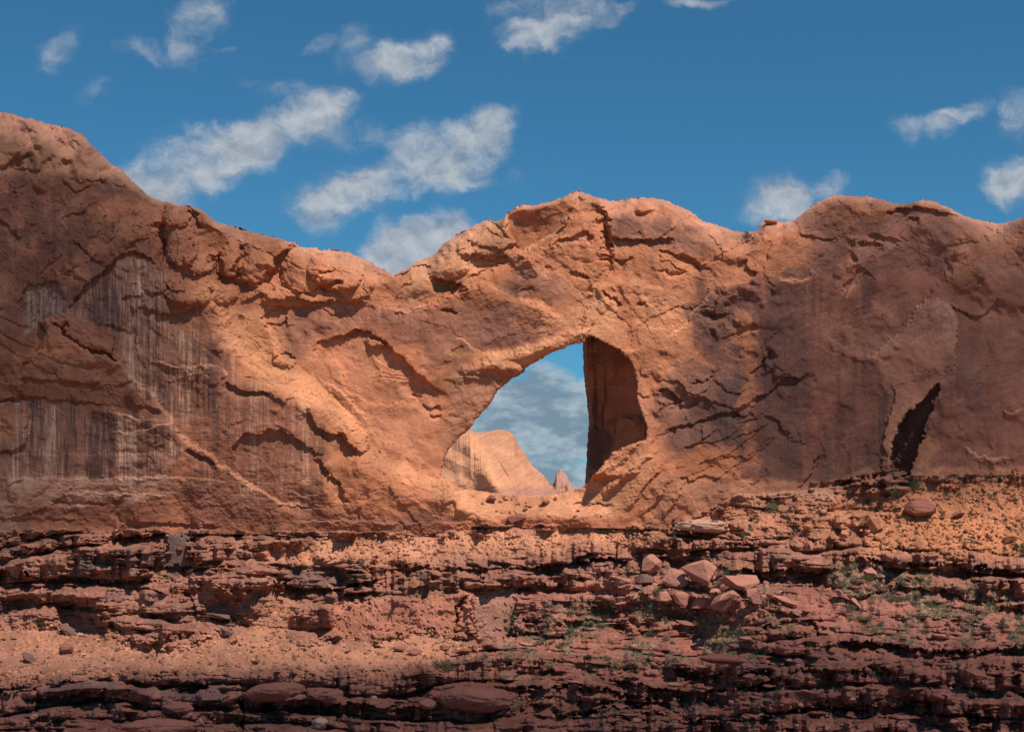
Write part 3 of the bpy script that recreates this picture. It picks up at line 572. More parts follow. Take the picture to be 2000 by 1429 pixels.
# right wall varnish, and the shade of the cleft painted in
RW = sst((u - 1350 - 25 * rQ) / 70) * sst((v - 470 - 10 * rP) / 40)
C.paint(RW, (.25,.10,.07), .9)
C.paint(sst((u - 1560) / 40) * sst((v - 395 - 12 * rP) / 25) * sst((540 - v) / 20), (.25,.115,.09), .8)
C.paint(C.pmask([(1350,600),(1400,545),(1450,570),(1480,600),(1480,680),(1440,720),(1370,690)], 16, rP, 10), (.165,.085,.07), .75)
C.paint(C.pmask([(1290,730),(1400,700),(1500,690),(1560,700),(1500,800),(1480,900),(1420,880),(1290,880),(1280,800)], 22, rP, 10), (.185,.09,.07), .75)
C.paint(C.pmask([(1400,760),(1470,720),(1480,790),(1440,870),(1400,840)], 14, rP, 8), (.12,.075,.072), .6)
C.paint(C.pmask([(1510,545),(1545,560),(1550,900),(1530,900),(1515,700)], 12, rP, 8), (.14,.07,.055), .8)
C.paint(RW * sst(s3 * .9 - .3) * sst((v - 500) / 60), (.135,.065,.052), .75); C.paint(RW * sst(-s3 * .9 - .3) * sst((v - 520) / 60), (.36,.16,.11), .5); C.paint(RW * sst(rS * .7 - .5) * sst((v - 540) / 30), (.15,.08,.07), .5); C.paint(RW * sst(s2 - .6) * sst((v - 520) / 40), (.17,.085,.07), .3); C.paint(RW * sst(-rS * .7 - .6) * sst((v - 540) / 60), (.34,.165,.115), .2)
C.paint(C.pmask([(1440,600),(1465,600),(1475,760),(1480,900),(1460,900),(1455,760)], 8, rP, 6), (.46,.175,.088), .75)
for (cx, cy, a_, b_) in ((1430,640,34,5),(1445,670,30,6),(1425,690,26,5),(1450,720,22,9),(1465,830,14,20),(1380,705,20,5)):
    C.paint(C.emask(cx,cy,a_,b_,-28,rP,.5), (.47,.18,.09), .7)
C.paint(C.pmask([(1330,895),(1400,865),(1450,870),(1450,940),(1340,940)], 12, rX, 6), (.47,.175,.085), .8)
C.paint(C.pmask([(1340,510),(1450,470),(1590,520),(1560,555),(1500,540),(1400,570)], 14, rP, 8), (.45,.175,.09), .8)
C.paint(C.emask(1575,535,45,14,10,rP,.3), (.22,.11,.085), .7)
C.paint(C.pmask([(1650,400),(1665,400),(1675,560),(1650,570)], 10, rP, 6), (.40,.16,.09), .6)
C.paint(C.pmask([(1880,440),(2000,440),(1990,490),(1880,560),(1850,545)], 14, rP, 8), (.45,.185,.105), .75)
C.paint(C.pmask([(1900,500),(2200,460),(2200,900),(1960,880),(1900,700)], 30, rP, 12), (.33,.14,.095), .6)
C.paint(C.emask(1690,640,70,60,0,rP,.4), (.36,.16,.105), .6)
FLK = C.pmask([(1706,694),(1772,627),(1806,584),(1830,578),(1852,592),(1872,622),(1872,665),(1860,740),(1832,750),(1765,823),(1737,886),(1737,920),(1727,870),(1745,770)], 4, rP, 1.5)
C.paint(FLK, (.42,.185,.122), .8); C.paint(FLK * sst(rX * .8 + kM * .4) * sst((740 - v) / 60), (.52,.28,.20), .5)
C.paint(C.pmask([(1740,800),(1800,770),(1760,825),(1740,870)], 8), (.50,.22,.11), .5)
C.paint(C.pmask([(1810,850),(1830,870),(1800,940),(1775,930)], 8, rP, 4), (.48,.21,.11), .7)
C.paint(C.pmask([(1836,752),(1824,790),(1803,850),(1780,925),(1738,925),(1740,885),(1765,825),(1800,785)], 4, rP, 1), (.15,.085,.075), .85)  # shade of the cleft painted dark onto its recessed face
C.paint(C.emask(1895,760,30,60,10,rP,.4), (.19,.095,.08), .5)
# skyline crust
crest = sst(1 - (v - adv - 2 * rP) / (rim * .9)); C.paint(crest, (.52,.27,.19), .6); C.paint(crest * sst(rX - .5), (.33,.15,.11), .5)
C.paint(sst((v - lin([(-200,2000),(1280,2000),(1430,925),(1560,938),(1730,912),(2000,905),(2200,900)], u) - 3 * rP) / 10), (.47,.20,.11), .8)
# foot of right pier
C.paint(C.pmask([(1290,940),(1400,930),(1480,960),(1400,1040),(1250,1040)], 14, rP, 6), (.32,.15,.10), .5)
C.paint(sst((v - 940) / 20) * sst((u - 820) / 80) * sst((1260 - u) / 80) * sst((1020 - v) / 20), (.60,.28,.155), .75)
C.paint(C.pmask([(1150,950),(1180,905),(1260,862),(1280,900),(1230,985),(1130,1000)], 14, rP, 5), (.57,.255,.135), .6)
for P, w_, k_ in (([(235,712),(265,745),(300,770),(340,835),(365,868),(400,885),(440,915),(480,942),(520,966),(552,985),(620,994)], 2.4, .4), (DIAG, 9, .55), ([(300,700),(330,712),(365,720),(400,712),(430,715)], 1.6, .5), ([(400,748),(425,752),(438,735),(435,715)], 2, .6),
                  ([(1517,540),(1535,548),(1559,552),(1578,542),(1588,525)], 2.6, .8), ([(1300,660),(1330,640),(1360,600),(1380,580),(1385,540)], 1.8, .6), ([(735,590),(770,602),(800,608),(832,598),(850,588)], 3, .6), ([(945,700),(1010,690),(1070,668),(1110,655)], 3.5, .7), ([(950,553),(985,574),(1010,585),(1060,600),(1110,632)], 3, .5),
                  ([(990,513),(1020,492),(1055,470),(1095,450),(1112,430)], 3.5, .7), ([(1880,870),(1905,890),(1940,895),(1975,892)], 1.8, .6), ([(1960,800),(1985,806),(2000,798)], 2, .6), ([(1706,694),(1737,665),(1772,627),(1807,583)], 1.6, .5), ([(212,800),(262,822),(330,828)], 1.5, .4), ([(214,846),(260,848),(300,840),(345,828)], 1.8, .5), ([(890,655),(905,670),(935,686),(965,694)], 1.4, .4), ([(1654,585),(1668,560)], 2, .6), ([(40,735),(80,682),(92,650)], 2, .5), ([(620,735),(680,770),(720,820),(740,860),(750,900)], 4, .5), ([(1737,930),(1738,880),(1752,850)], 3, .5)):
    C.lip(P, w_, (.60,.27,.15), k_)  # paints the sunlit look of ledge lips into the colour
C.c *= (1 + .075 * bed)[:, None]
# fine tone
C.c *= (1 + .07 * rR + .05 * samp(fD, u, v))[:, None]
C.c *= (1 - .2 * crk)[:, None]
C.c *= (1 - .16 * sst(rX - .6) * ruf - .14 * sst(rZ - .8) * ruf)[:, None]

# ---- mesh: keep cells outside the window, snap its border, turn the back
keepv = (sd_ > 0).reshape(len(cu), NR)
gI = np.arange(len(cu) * NR).reshape(len(cu), NR)
def cells(keep):
    k = keep[:-1, :-1] | keep[1:, :-1] | keep[1:, 1:] | keep[:-1, 1:]
    a, b, c_, d = gI[:-1, :-1][k], gI[:-1, 1:][k], gI[1:, 1:][k], gI[1:, :-1][k]
    return np.stack((a, b, c_, d), 1), k
cf = (sd_.reshape(len(cu), NR)[:-1, :-1] + sd_.reshape(len(cu), NR)[1:, 1:]) > 0
a, b, c_, d = gI[:-1, :-1][cf], gI[:-1, 1:][cf], gI[1:, 1:][cf], gI[1:, :-1][cf]
faces = np.stack((a, b, c_, d), 1)
pu, pv, pr = u.copy(), v.copy(), C.r.copy()
near = np.nonzero(np.abs(sd_) < 1.6)[0]
used = np.zeros(len(u), np.int32); np.add.at(used, faces.ravel(), 1)
brd = near[(used[near] > 0) & (used[near] < 4)]
e_ = .5
gx = (sdf(ARCH, u[brd] + e_, v[brd]) - sdf(ARCH, u[brd] - e_, v[brd])); gy = (sdf(ARCH, u[brd], v[brd] + e_) - sdf(ARCH, u[brd], v[brd] - e_))
gn = np.hypot(gx, gy) + 1e-6; gx /= gn; gy /= gn
pu[brd] -= gx * sd_[brd]; pv[brd] -= gy * sd_[brd]
P0 = unproj(pu, pv, pr)
# directed border edges of the window
e1 = np.concatenate([faces[:, [i, (i + 1) % 4]] for i in range(4)]); key = np.sort(e1, 1); kk = key[:, 0].astype(np.int64) * len(u) + key[:, 1]
uq, ix, ct = np.unique(kk, return_index=True, return_counts=True); be = e1[ix[ct == 1]]
be = be[(np.abs(sd_[be[:, 0]]) < 4) & (np.abs(sd_[be[:, 1]]) < 4)]
bi = np.unique(be); bmap = -np.ones(len(u), np.int64); bmap[bi] = np.arange(len(bi))
cx0, cy0 = 1060.0, 830.0
gx = (sdf(ARCH, pu[bi] + 2, pv[bi]) - sdf(ARCH, pu[bi] - 2, pv[bi])); gy = (sdf(ARCH, pu[bi], pv[bi] + 2) - sdf(ARCH, pu[bi], pv[bi] - 2)); gn = np.hypot(gx, gy) + 1e-6
rings = [P0]; rc = [C.c]; rf = [faces]; prev = None; off = len(u)
for k_, (dr, do) in enumerate(((1.5, .4), (5, 2.2), (12, 6), (20, 12))):
    Q = unproj(pu[bi] + gx / gn * do, pv[bi] + gy / gn * do, pr[bi] - dr); rings.append(Q); rc.append(C.c[bi] * .9)
    A_, B_ = be[:, 0], be[:, 1]
    ia, ib_ = (A_, B_) if prev is None else (prev + bmap[A_], prev + bmap[B_])
    rf.append(np.stack((ib_, ia, off + bmap[A_], off + bmap[B_]), 1)); prev = off; off += len(bi)
# the back of the wall: over the crest and down
ti = gI[:, 0]; cr = pr[ti]; prev_i = ti
for k_, (dr, dz) in enumerate(((2.0, .25), (7, 2.0), (16, 9), (24, 30), (26, 70))):
    Q = unproj(pu[ti], pv[ti], cr); Q[:, 1] += dr; Q[:, 2] -= np.where((pu[ti] > 820) & (pu[ti] < 1300), min(dz, 12 + k_), dz); rings.append(Q); rc.append(C.c[ti])
    ni = off + np.arange(len(ti)); rf.append(np.stack((prev_i[:-1], prev_i[1:], ni[1:], ni[:-1]), 1)); prev_i = ni; off += len(ti)
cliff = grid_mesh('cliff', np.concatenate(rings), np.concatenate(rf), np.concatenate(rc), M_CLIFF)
tag(cliff, kind='structure')
print('cliff', time.time() - T0)
CR = C.r.reshape(len(cu), NR)
def cliff_r(uu, vv):
    i = int(np.clip(np.searchsorted(cu, uu), 0, len(cu) - 1)); s0 = sk[i]; j = int(np.clip((vv - s0) / (base_v[i] - s0) * (NR - 1), 0, NR - 1)); return float(CR[i, j])

# ------------------------------------------------------------------ buttress behind the window, on its right
LC = [(620,1139),(670,1138),(727,1140),(773,1145),(808,1149),(829,1150),(867,1147),(906,1145),(941,1143),(1000,1141)]
bv = np.arange(630, 1000, 1.4); bs = np.linspace(0, 1, 190)
VV = np.repeat(bv[:, None], len(bs), 1); left = (np.interp(bv, [p[0] for p in LC], [p[1] for p in LC]) + samp(fD, 0 * bv + 900, bv) * .6)[:, None]
UU = left + (1310 - left) * bs[None, :]
B = Relief(UU.ravel(), VV.ravel()); u, v = B.u0, B.v0; B.warp(u, v, [(fB, fC, 2), (fD, fE, .7)])
ss = np.repeat(bs[None, :], len(bv), 0).ravel()
rP, rR, rS, rX = samp(fP, B.u, B.v), samp(fR, u, v), samp(fS, u, v), samp(fX, u, v)
B.r += -5 - 26 * (1 - ss) ** 1.1 - 3 * sst(1 - ss / .05)
B.r += facet(u + rP * 3, v, 60, 51, 1.3, 1.8) * .9 + facet(u + rP * 3, v + rX * 3, 22, 52, .4, 1.5) * .3 + rR * .06
B.edge([(1150,705),(1175,715),(1195,730),(1225,735)], hR=-1.5, LR=20)
B.edge([(1150,838),(1185,828),(1215,812),(1260,815)], hR=2.6, LR=26, w=8)
B.c[:] = (.44,.20,.13); B.paint(sst(rS - .3), (.12,.07,.06), .7); B.paint(B.emask(1165,715,24,48,0,rP,.5), (.58,.29,.17), .8); B.paint(B.emask(1205,700,30,20,-30,rP,.5), (.20,.11,.08), .6)  # the pale patch at upper left paints light onto the buttress
B.paint(B.emask(1225,850,50,34,20,rP,.4), (.42,.19,.10), .8); B.paint(B.emask(1190,830,50,9,12,rP,.5), (.44,.20,.11), .7); B.paint(B.emask(1170,865,30,28,0,rP,.3), (.10,.065,.06), .7)  # orange rock band, with sunlit patches painted in
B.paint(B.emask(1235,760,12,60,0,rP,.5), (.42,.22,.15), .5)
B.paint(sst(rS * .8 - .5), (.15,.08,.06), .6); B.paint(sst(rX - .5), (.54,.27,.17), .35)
B.c *= (1 + .08 * rR)[:, None]
gI2 = np.arange(len(u)).reshape(len(bv), len(bs)); Pb = unproj(u, v, B.r)
bf = [np.stack((gI2[:-1, :-1].ravel(), gI2[1:, :-1].ravel(), gI2[1:, 1:].ravel(), gI2[:-1, 1:].ravel()), 1)]; off = len(u); prev_i = gI2[:, 0]; Pl = [Pb]; Cl = [B.c]
for dx, dy in ((1.0, 3), (6, 9), (16, 14), (30, 14)):
    Q = Pb[gI2[:, 0]].copy(); Q[:, 0] += dx; Q[:, 1] += dy; Pl.append(Q); Cl.append(B.c[gI2[:, 0]]); ni = off + np.arange(len(bv))
    bf.append(np.stack((prev_i[1:], prev_i[:-1], ni[:-1], ni[1:]), 1)); prev_i = ni; off += len(bv)
ti = gI2[0, :]; Q = Pb[ti].copy(); Q[:, 1] += 12; Pl.append(Q); Cl.append(B.c[ti]); ni = off + np.arange(len(ti)); bf.append(np.stack((ti[:-1], ti[1:], ni[1:], ni[:-1]), 1))
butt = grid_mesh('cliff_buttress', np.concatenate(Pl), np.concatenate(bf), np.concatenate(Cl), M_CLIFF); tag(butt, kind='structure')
# ------------------------------------------------------------------ far domes seen through the window
def far_rock(name, contour, vb, depth, thick, fn, cols=260, rows=170):
    P = np.asarray(contour, float); fu = np.linspace(P[0, 0], P[-1, 0], cols); fs = np.interp(fu, P[:, 0], P[:, 1]) + samp(fD, fu, 0 * fu + 800) * .5
    t = np.linspace(0, 1, rows)[None, :]; vv = fs[:, None] + (vb - fs)[:, None] * t; uu = np.repeat(fu[:, None], rows, 1)
    R_ = Relief(uu.ravel(), vv.ravel()); R_.u, R_.v = R_.u0, R_.v0; top_ = np.repeat(fs, rows)
    fn(R_, R_.u0, R_.v0, top_)
    q = np.clip((R_.v0 - top_) / (vb - top_ + 1e-3), 0, 1)
    prof = thick * np.sqrt(np.clip(1 - (1 - q) ** 2, 0, 1))
    Pw = unproj(R_.u0, R_.v0, -depth + prof + R_.r); g = np.arange(len(R_.u0)).reshape(cols, rows)
    fc = [np.stack((g[:-1, :-1].ravel(), g[:-1, 1:].ravel(), g[1:, 1:].ravel(), g[1:, :-1].ravel()), 1)]; Pl = [Pw]; Cl = [R_.c]; off = len(R_.u0); pi_ = g[:, 0]
    for dy, dz in ((thick * .3, thick * .06), (thick * .8, thick * .5), (thick, thick * 1.2)):
        Q = Pw[g[:, 0]].copy(); Q[:, 1] += dy; Q[:, 2] -= dz; Pl.append(Q); Cl.append(R_.c[g[:, 0]]); ni = off + np.arange(cols)
        fc.append(np.stack((pi_[:-1], pi_[1:], ni[1:], ni[:-1]), 1)); pi_ = ni; off += cols
    return grid_mesh(name, np.concatenate(Pl), np.concatenate(fc), np.concatenate(Cl), M_FAR)
def dome_fn(R_, u, v, top_):
    rp, rs, rh, ry, rr = samp(fP, u * 1.5, v * 1.5), samp(fS, u, v), samp(fX, u, v), samp(fY, u, v), samp(fR, u, v)
    kk_ = samp(fK, u * 1.6, v * 1.6); R_.r += .03 * kk_ + 20 * np.exp(-((u - 930 - (v - 870) * .55) / 38) ** 2) + facet(u + rp * 2, v, 26, 61, .6, 1.8) * 1.4 + rr * .25 + terr(rh, 2, .3) * .8
    R_.edge([(940,850),(955,872),(975,900),(990,925),(1005,950),(1010,975)], hR=-4, LR=70, w=5, taper=.1)
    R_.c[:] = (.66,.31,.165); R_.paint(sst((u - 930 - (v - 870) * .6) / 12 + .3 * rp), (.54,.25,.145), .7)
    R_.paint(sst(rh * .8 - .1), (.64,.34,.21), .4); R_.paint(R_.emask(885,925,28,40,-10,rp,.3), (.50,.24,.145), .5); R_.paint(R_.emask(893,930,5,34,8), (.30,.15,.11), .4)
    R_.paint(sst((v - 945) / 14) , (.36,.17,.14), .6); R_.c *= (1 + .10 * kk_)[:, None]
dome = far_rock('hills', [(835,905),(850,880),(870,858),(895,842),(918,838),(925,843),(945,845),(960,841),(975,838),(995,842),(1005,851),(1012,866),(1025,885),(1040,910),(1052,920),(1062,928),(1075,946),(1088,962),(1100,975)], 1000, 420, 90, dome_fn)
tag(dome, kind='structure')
def sp_fn(R_, u, v, top_):
    rr, rp = samp(fR, u, v), samp(fP, u * 2, v * 2); R_.r += rr * 1.5 + rp * 2.5; R_.c[:] = (.46,.25,.18); R_.paint(sst(rp), (.56,.33,.23), .6)
spire = far_rock('rock_spire', [(1062,962),(1073,950),(1077,938),(1081,945),(1084,936),(1086,922),(1093,916),(1101,921),(1107,928),(1112,938),(1118,950),(1128,953),(1140,958),(1160,966)], 985, 500, 30, sp_fn, 160, 70)
tag(spire, 'small jagged pink rock spires standing beyond the pale dome seen through the rock window', 'rock spire')

# ------------------------------------------------------------------ ledges and slopes under the cliff
tu = np.concatenate((np.arange(-620, -90, 5.0), np.arange(-90, 2090, 1.15), np.arange(2090, 2620, 5.0))); tb = lin(TB, tu) - 12 + samp(fB, tu, 0 * tu + 1000) * 1.2; NT = 480
VB = 1530.0; tt = np.linspace(0, 1, NT)[None, :]
UU = np.repeat(tu[:, None], NT, 1); VV = tb[:, None] + (VB - tb)[:, None] * tt
G = Relief(UU.ravel(), VV.ravel()); u, v = G.u0, G.v0; tbf = np.repeat(tb, NT).astype(F) + 12
G.warp(u, v, [(fQ, fA, 3), (fB, fC, 2.6), (fD, fE, 1.0)])
rP, rR, rH, rQ, rA, rX, rZ, rS, rB, rD = samp(fP, u, v), samp(fR, u, v), samp(fH, u, v), samp(fQ, u, v), samp(fA, u, v), samp(fX, u, v), samp(fZ, u, v), samp(fS, u, v), samp(fB, u, v), samp(fD, u, v)
SC1 = [(490,1088),(600,1058),(700,1042),(850,1036),(950,1030),(1230,1026),(1290,1040),(1240,1062),(1080,1080),(900,1086),(700,1094),(560,1098)]
SC2 = [(-200,1235),(0,1232),(60,1212),(110,1214),(180,1238),(300,1256),(380,1250),(430,1238),(500,1242),(600,1250),(700,1246),(780,1236),(840,1230),(900,1246),(946,1270),(905,1288),(820,1300),(700,1308),(400,1310),(240,1314),(150,1328),(0,1336),(-200,1340)]
SC3 = [(1690,1075),(1695,1045),(1740,1000),(1770,960),(1830,932),(1900,930),(2200,915),(2200,1085),(2000,1084),(1860,1086),(1740,1076)]
SC4 = [(490,1235),(520,1190),(545,1180),(570,1195),(560,1235)]
m1 = G.pmask(SC1, 22, rP, 3); m2 = G.pmask(SC2, 22, rP, 3); m3 = G.pmask(SC3, 22, rP, 4); m4 = G.pmask(SC4, 18, rP, 3)
scree = np.clip(m1 + m2 + m3 + m4, 0, 1)
sandy = G.pmask([(1300,1030),(1430,962),(1700,945),(1760,985),(1700,1050),(1600,1060),(1400,1060)], 20, rB, 5)   # terraced apron under the right wall
slope_r = G.pmask([(960,1170),(1180,1165),(1300,1085),(1500,1150),(1620,1110),(1700,1100),(1850,1160),(2200,1190),(2200,1290),(1700,1290),(1500,1200),(1480,1290),(1250,1310),(960,1290)], 40, rP, 10)  # grassy rubble
def M(w):   # mean distance in front of the cliff by photo row
    return np.interp(w, [900,1030,1060,1095,1150,1230,1320,1360,1429,1540], [1.5,4,8.5,11,15,22,44,49,62,86]).astype(F)
right = sst((u - 1350) / 120); 
def Mr(w): return np.interp(w, [900,930,960,1000,1060,1090,1160,1230,1290,1330,1429,1540], [0,1.5,5,10,17,20,30,42,54,58,70,92]).astype(F)
rng = np.random.default_rng(5)
def layers(w, per, seed, var=.75):
    g = np.random.default_rng(seed); b = 880 + np.cumsum(per * (1 - var / 2 + var * g.random(int(800 / per) + 8))); b = np.concatenate(([700], b)).astype(F)
    i = np.clip(np.searchsorted(b, w) - 1, 0, len(b) - 2); return i, (w - b[i]) / (b[i + 1] - b[i]), b[i], b[i + 1]
def hash2(a, b, s):
    x = np.sin(a * 12.9898 + b * 78.233 + s * 37.719) * 43758.5453; return (x - np.floor(x)).astype(F)
def ledge(w, per, amp, seed, blen, a=.35, warpx=1.0, gapk=1.0):
    i, f, b0, b1 = layers(w, per, seed)
    x = (u + 37.7 * i) ; 
    A = samp(fQ, np.mod(u * 1.4 + i * 137.0 + 200, 2300) - 190, 200 + np.mod(i * 53.0, 1200)) * .9 + .45
    A = np.clip(A, 0.05, 1.8)
    jj = (u + rB * 3 * warpx + hash2(i, 0 * i, seed) * 999) / blen; n0 = np.floor(jj); fr = jj - n0
    wv = hash2(i, n0, seed + 1) - .5
    gap = np.exp(-((np.minimum(fr, 1 - fr) * blen) / 1.6) ** 2) * (hash2(i, n0, seed + 2) > .35)
    top_ = sst(f / a); und = 1 - sst((f - .94) / .06)
    return i, f, b0, b1, amp * (A * top_ * und + .55 * wv * top_ * und) - gapk * gap * amp * .3
# coordinates of the beds: gently waving, dipping, thinning
rL = samp(fL, u, v); rL2 = samp(fL, np.mod(u + 900, 2300) - 150, v)
def jog(cell, band, s, k): return (hash2(np.floor((u + rB * 3 + hash2(np.floor(v / band), 0 * u, s) * 500) / cell), np.floor(v / band), s) - .5) * k
G1, G2, G3 = samp(fG1, u, v), samp(fG2, u, v), samp(fG3, u, v)
w1 = v + rA * 3 + G1 * 18 + rP * .5 - (u - 1000) * .004 + jog(170, 70, 1.3, 5); i1, f1, b0, b1, L1 = ledge(w1, 48, 2.7, 21, 190)
w2 = v + G2 * 8 + G1 * 4 + rP * .4 + jog(90, 50, 2.3, 3); i2, f2, _, _, L2 = ledge(w2, 20, 1.15, 22, 80)
w3 = v + G3 * 4.5 + G2 * 2 + rB * .2; i3, f3, _, _, L3 = ledge(w3, 9, .42, 23, 42)
w4 = v + G3 * 3 + rL2 * 2 + rB * .4; i4, f4, _, _, L4 = ledge(w4, 4.6, .15, 24, 20)
def stair(Mf):
    return Mf(b0 - (w1 - v)) + (Mf(b1 - (w1 - v)) - Mf(b0 - (w1 - v))) * sst(f1 / .42)
Mst = stair(M) * (1 - right) + stair(Mr) * right; Msm = M(v) * (1 - right) + Mr(v) * right
slope_l = np.maximum(G.pmask([(375,1150),(540,1145),(640,1180),(640,1245),(375,1240)], 26, rP, 8), G.pmask([(-200,1185),(150,1182),(240,1215),(240,1250),(-200,1240)], 24, rP, 8)); slope_r = np.maximum(slope_r, slope_l)
loose = np.clip(scree + .75 * slope_r + .8 * sandy, 0, 1)
G.r = (Mst * (1 - loose) + Msm * loose).astype(F)
kx = 1 - scree * .97
G.r += L1 * kx * (1 - .8 * sandy) * (1 - .75 * slope_r) + L2 * kx * (1 - .45 * slope_r) + L3 * (1 - .9 * scree) * 1.0 + L4 * (1 - .85 * scree)
G.r += rQ * .9 * (1 - scree * .5) + rP * .1 + rR * .03
gu, gv = u + rP * 3 + rB * 1.2, v + rL * 3
G.r += (1 - .9 * scree) * (facet(gu, gv, 64, 71, .25, 2.6) * 1.0 + facet(gu, gv, 27, 72, -.3, 2.4) * .28 + facet(gu, gv, 10, 73, .2, 2.2) * .06)
# cross-bedded thin beds just under the cliff foot, left
xb = G.pmask([(-200,1032),(560,1036),(860,1038),(640,1060),(500,1075),(320,1066),(-200,1068)], 6, rB, 2)
wx = v + (u * .34 + rP * 5 + rB * 1.5); fx_ = np.mod(wx / 7.0, 1); G.r += xb * (.9 * sst(fx_ / .4) * (1 - sst((fx_ - .9) / .1)) * (.6 + .5 * rB) - .4)
# bumpy talus
bump = np.maximum(rD, -.3) * .09 + np.maximum(rB, -.2) * .10; G.r += scree * bump + slope_r * .5 * bump
# flat smooth faces
face = G.pmask([(925,1152),(1000,1150),(1010,1190),(1000,1250),(930,1262),(924,1200)], 5, rB, 1.5); face2 = G.pmask([(650,1172),(760,1166),(920,1158),(925,1250),(880,1240),(830,1228),(700,1242),(650,1236)], 6, rB, 2)
fr_ = np.clip(face + face2, 0, 1); G.r = G.r * (1 - fr_) + fr_ * (20.5 + (v - 1200) * .02 + terr(rP * .8 + rZ * .5, 1.6, .1) * .45 * face2 + rR * .1 - 2.2 * face)
G.crack([(892,1235),(896,1200),(905,1180),(915,1165)], 3, 2.0); G.edge([(920,1160),(926,1190),(922,1225),(930,1260)], hL=1.2, LL=20, w=3)
face3 = G.pmask([(320,1042),(365,1040),(370,1080),(380,1112),(350,1125),(322,1118)], 4, rB, 1.5); G.r = G.r * (1 - face3) + face3 * (11.5 + rR * .1)
mound = np.exp(-((u - 1350) / 150) ** 2 - ((v - 1150) / 42) ** 2); G.r += 5.5 * mound
G.k = .75
# authored overhangs
for P, h, l_ in (([(1040,1106),(1100,1098),(1160,1093),(1215,1095),(1240,1100)], 5, 26), ([(1290,1088),(1340,1092),(1400,1102),(1460,1108)], 2.5, 14), ([(1440,1106),(1490,1116),(1540,1112),(1600,1120),(1635,1112)], 7.5, 34), ([(1660,1094),(1720,1102),(1800,1106),(1900,1108),(2000,1116),(2200,1118)], 4.5, 26),
                 ([(1475,1225),(1500,1210),(1560,1204),(1592,1206),(1600,1240)], 4.5, 36), ([(1590,1262),(1650,1250),(1720,1256),(1800,1268),(1880,1272),(2000,1262),(2200,1262)], 5.5, 26), ([(1120,1140),(1010,1146),(960,1142),(920,1150)], -4, 20),
                 ([(-200,1122),(0,1120),(70,1126),(138,1124),(200,1136),(300,1130),(352,1138)], 4.5, 24), ([(525,1124),(548,1140),(580,1148),(650,1148),(700,1136),(745,1128)], 5, 26), ([(760,1090),(800,1100),(900,1104),(1000,1108),(1100,1106)], 2.5, 20),
                 ([(-200,1350),(0,1350),(80,1352),(86,1362),(150,1362),(222,1346)], 6.5, 34), ([(310,1330),(340,1342),(380,1338),(400,1330)], 3, 16), ([(470,1372),(540,1378),(640,1376),(690,1366),(760,1378),(850,1380)], 6, 30),
                 ([(1290,1296),(1340,1306),(1420,1308),(1500,1304),(1522,1296)], 4.5, 16), ([(1180,1330),(1260,1340),(1360,1345),(1480,1336),(1530,1310)], 6, 30), ([(1000,1342),(1060,1350),(1120,1338),(1200,1352),(1300,1366)], 5, 22),
                 ([(1080,1380),(1100,1400),(1200,1384),(1310,1392)], 5, 30), ([(1300,1396),(1400,1404),(1500,1398),(1600,1384),(1740,1380),(1880,1362)], 5.5, 26), ([(1530,1300),(1600,1304),(1720,1306),(1765,1314)], 4, 18), ([(1880,1395),(1920,1400),(1960,1412)], 6, 24),
                 ([(1240,1222),(1180,1212),(1060,1216),(1000,1222)], -3, 12), ([(1010,1240),(1100,1246),(1160,1240)], 2.4, 12), ([(1170,1368),(1240,1374),(1320,1370)], 3, 14), ([(240,1100),(330,1104),(420,1108),(480,1102)], 2.4, 14), ([(355,1150),(375,1168),(390,1196)], 2, 14),
                 ([(0,1180),(60,1172),(150,1178)], 2.5, 16), ([(395,1196),(430,1204),(460,1210)], 2.6, 8), ([(-200,1070),(60,1072),(140,1068)], 2, 14), ([(1640,1172),(1760,1150),(1850,1160),(1960,1186),(2100,1200)], 2.6, 14), ([(1700,1140),(1850,1128),(2000,1140),(2200,1142)], 2.5, 14)):
    G.edge(P, hR=-h if h > 0 else 0, LR=l_, hL=h if h < 0 else 0, LL=l_, w=1.8, taper=.1)
# dark tilted seams on the far right and the joint at lower left
G.crack([(470,1345),(472,1380),(476,1429)], 3, 4); G.crack([(320,1040),(322,1062),(320,1080)], 2, 1.2); G.crack([(360,1105),(366,1140)], 2.5, 2)
G.r = np.where(v < tbf + 3, np.minimum(G.r, M(v) * 0 + (G.r - 5.5 * sst((tbf + 3 - v) / 4))), G.r).astype(F)

# colours
RB = (.285,.125,.086)
G.c[:] = RB
G.paint(sst(.4 + rQ * .5), (.34,.142,.092), .6)
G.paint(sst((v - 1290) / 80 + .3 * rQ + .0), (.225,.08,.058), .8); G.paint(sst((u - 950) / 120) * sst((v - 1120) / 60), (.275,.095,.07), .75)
hh = hash2(i2, np.floor((u + 300 * hash2(i2, 0 * i2, 3)) / 70), 9)
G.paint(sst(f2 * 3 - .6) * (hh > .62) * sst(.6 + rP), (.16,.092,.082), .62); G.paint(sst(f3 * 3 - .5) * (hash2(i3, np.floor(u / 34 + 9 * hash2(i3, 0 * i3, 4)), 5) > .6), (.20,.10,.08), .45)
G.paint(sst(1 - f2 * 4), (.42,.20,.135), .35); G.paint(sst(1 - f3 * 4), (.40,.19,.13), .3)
G.paint(sst(rH * .8 - .5), (.20,.095,.075), .35); G.paint(sst(-rH * .8 - .7), (.38,.19,.14), .3)
G.paint(face3, (.15,.10,.088), .85); G.paint(G.pmask([(138,1082),(185,1078),(190,1110),(170,1128),(140,1122)], 3, rB, 1), (.13,.085,.075), .85); G.paint(G.pmask([(190,1090),(290,1085),(300,1110),(210,1122)], 6, rB, 4), (.17,.10,.085), .7)
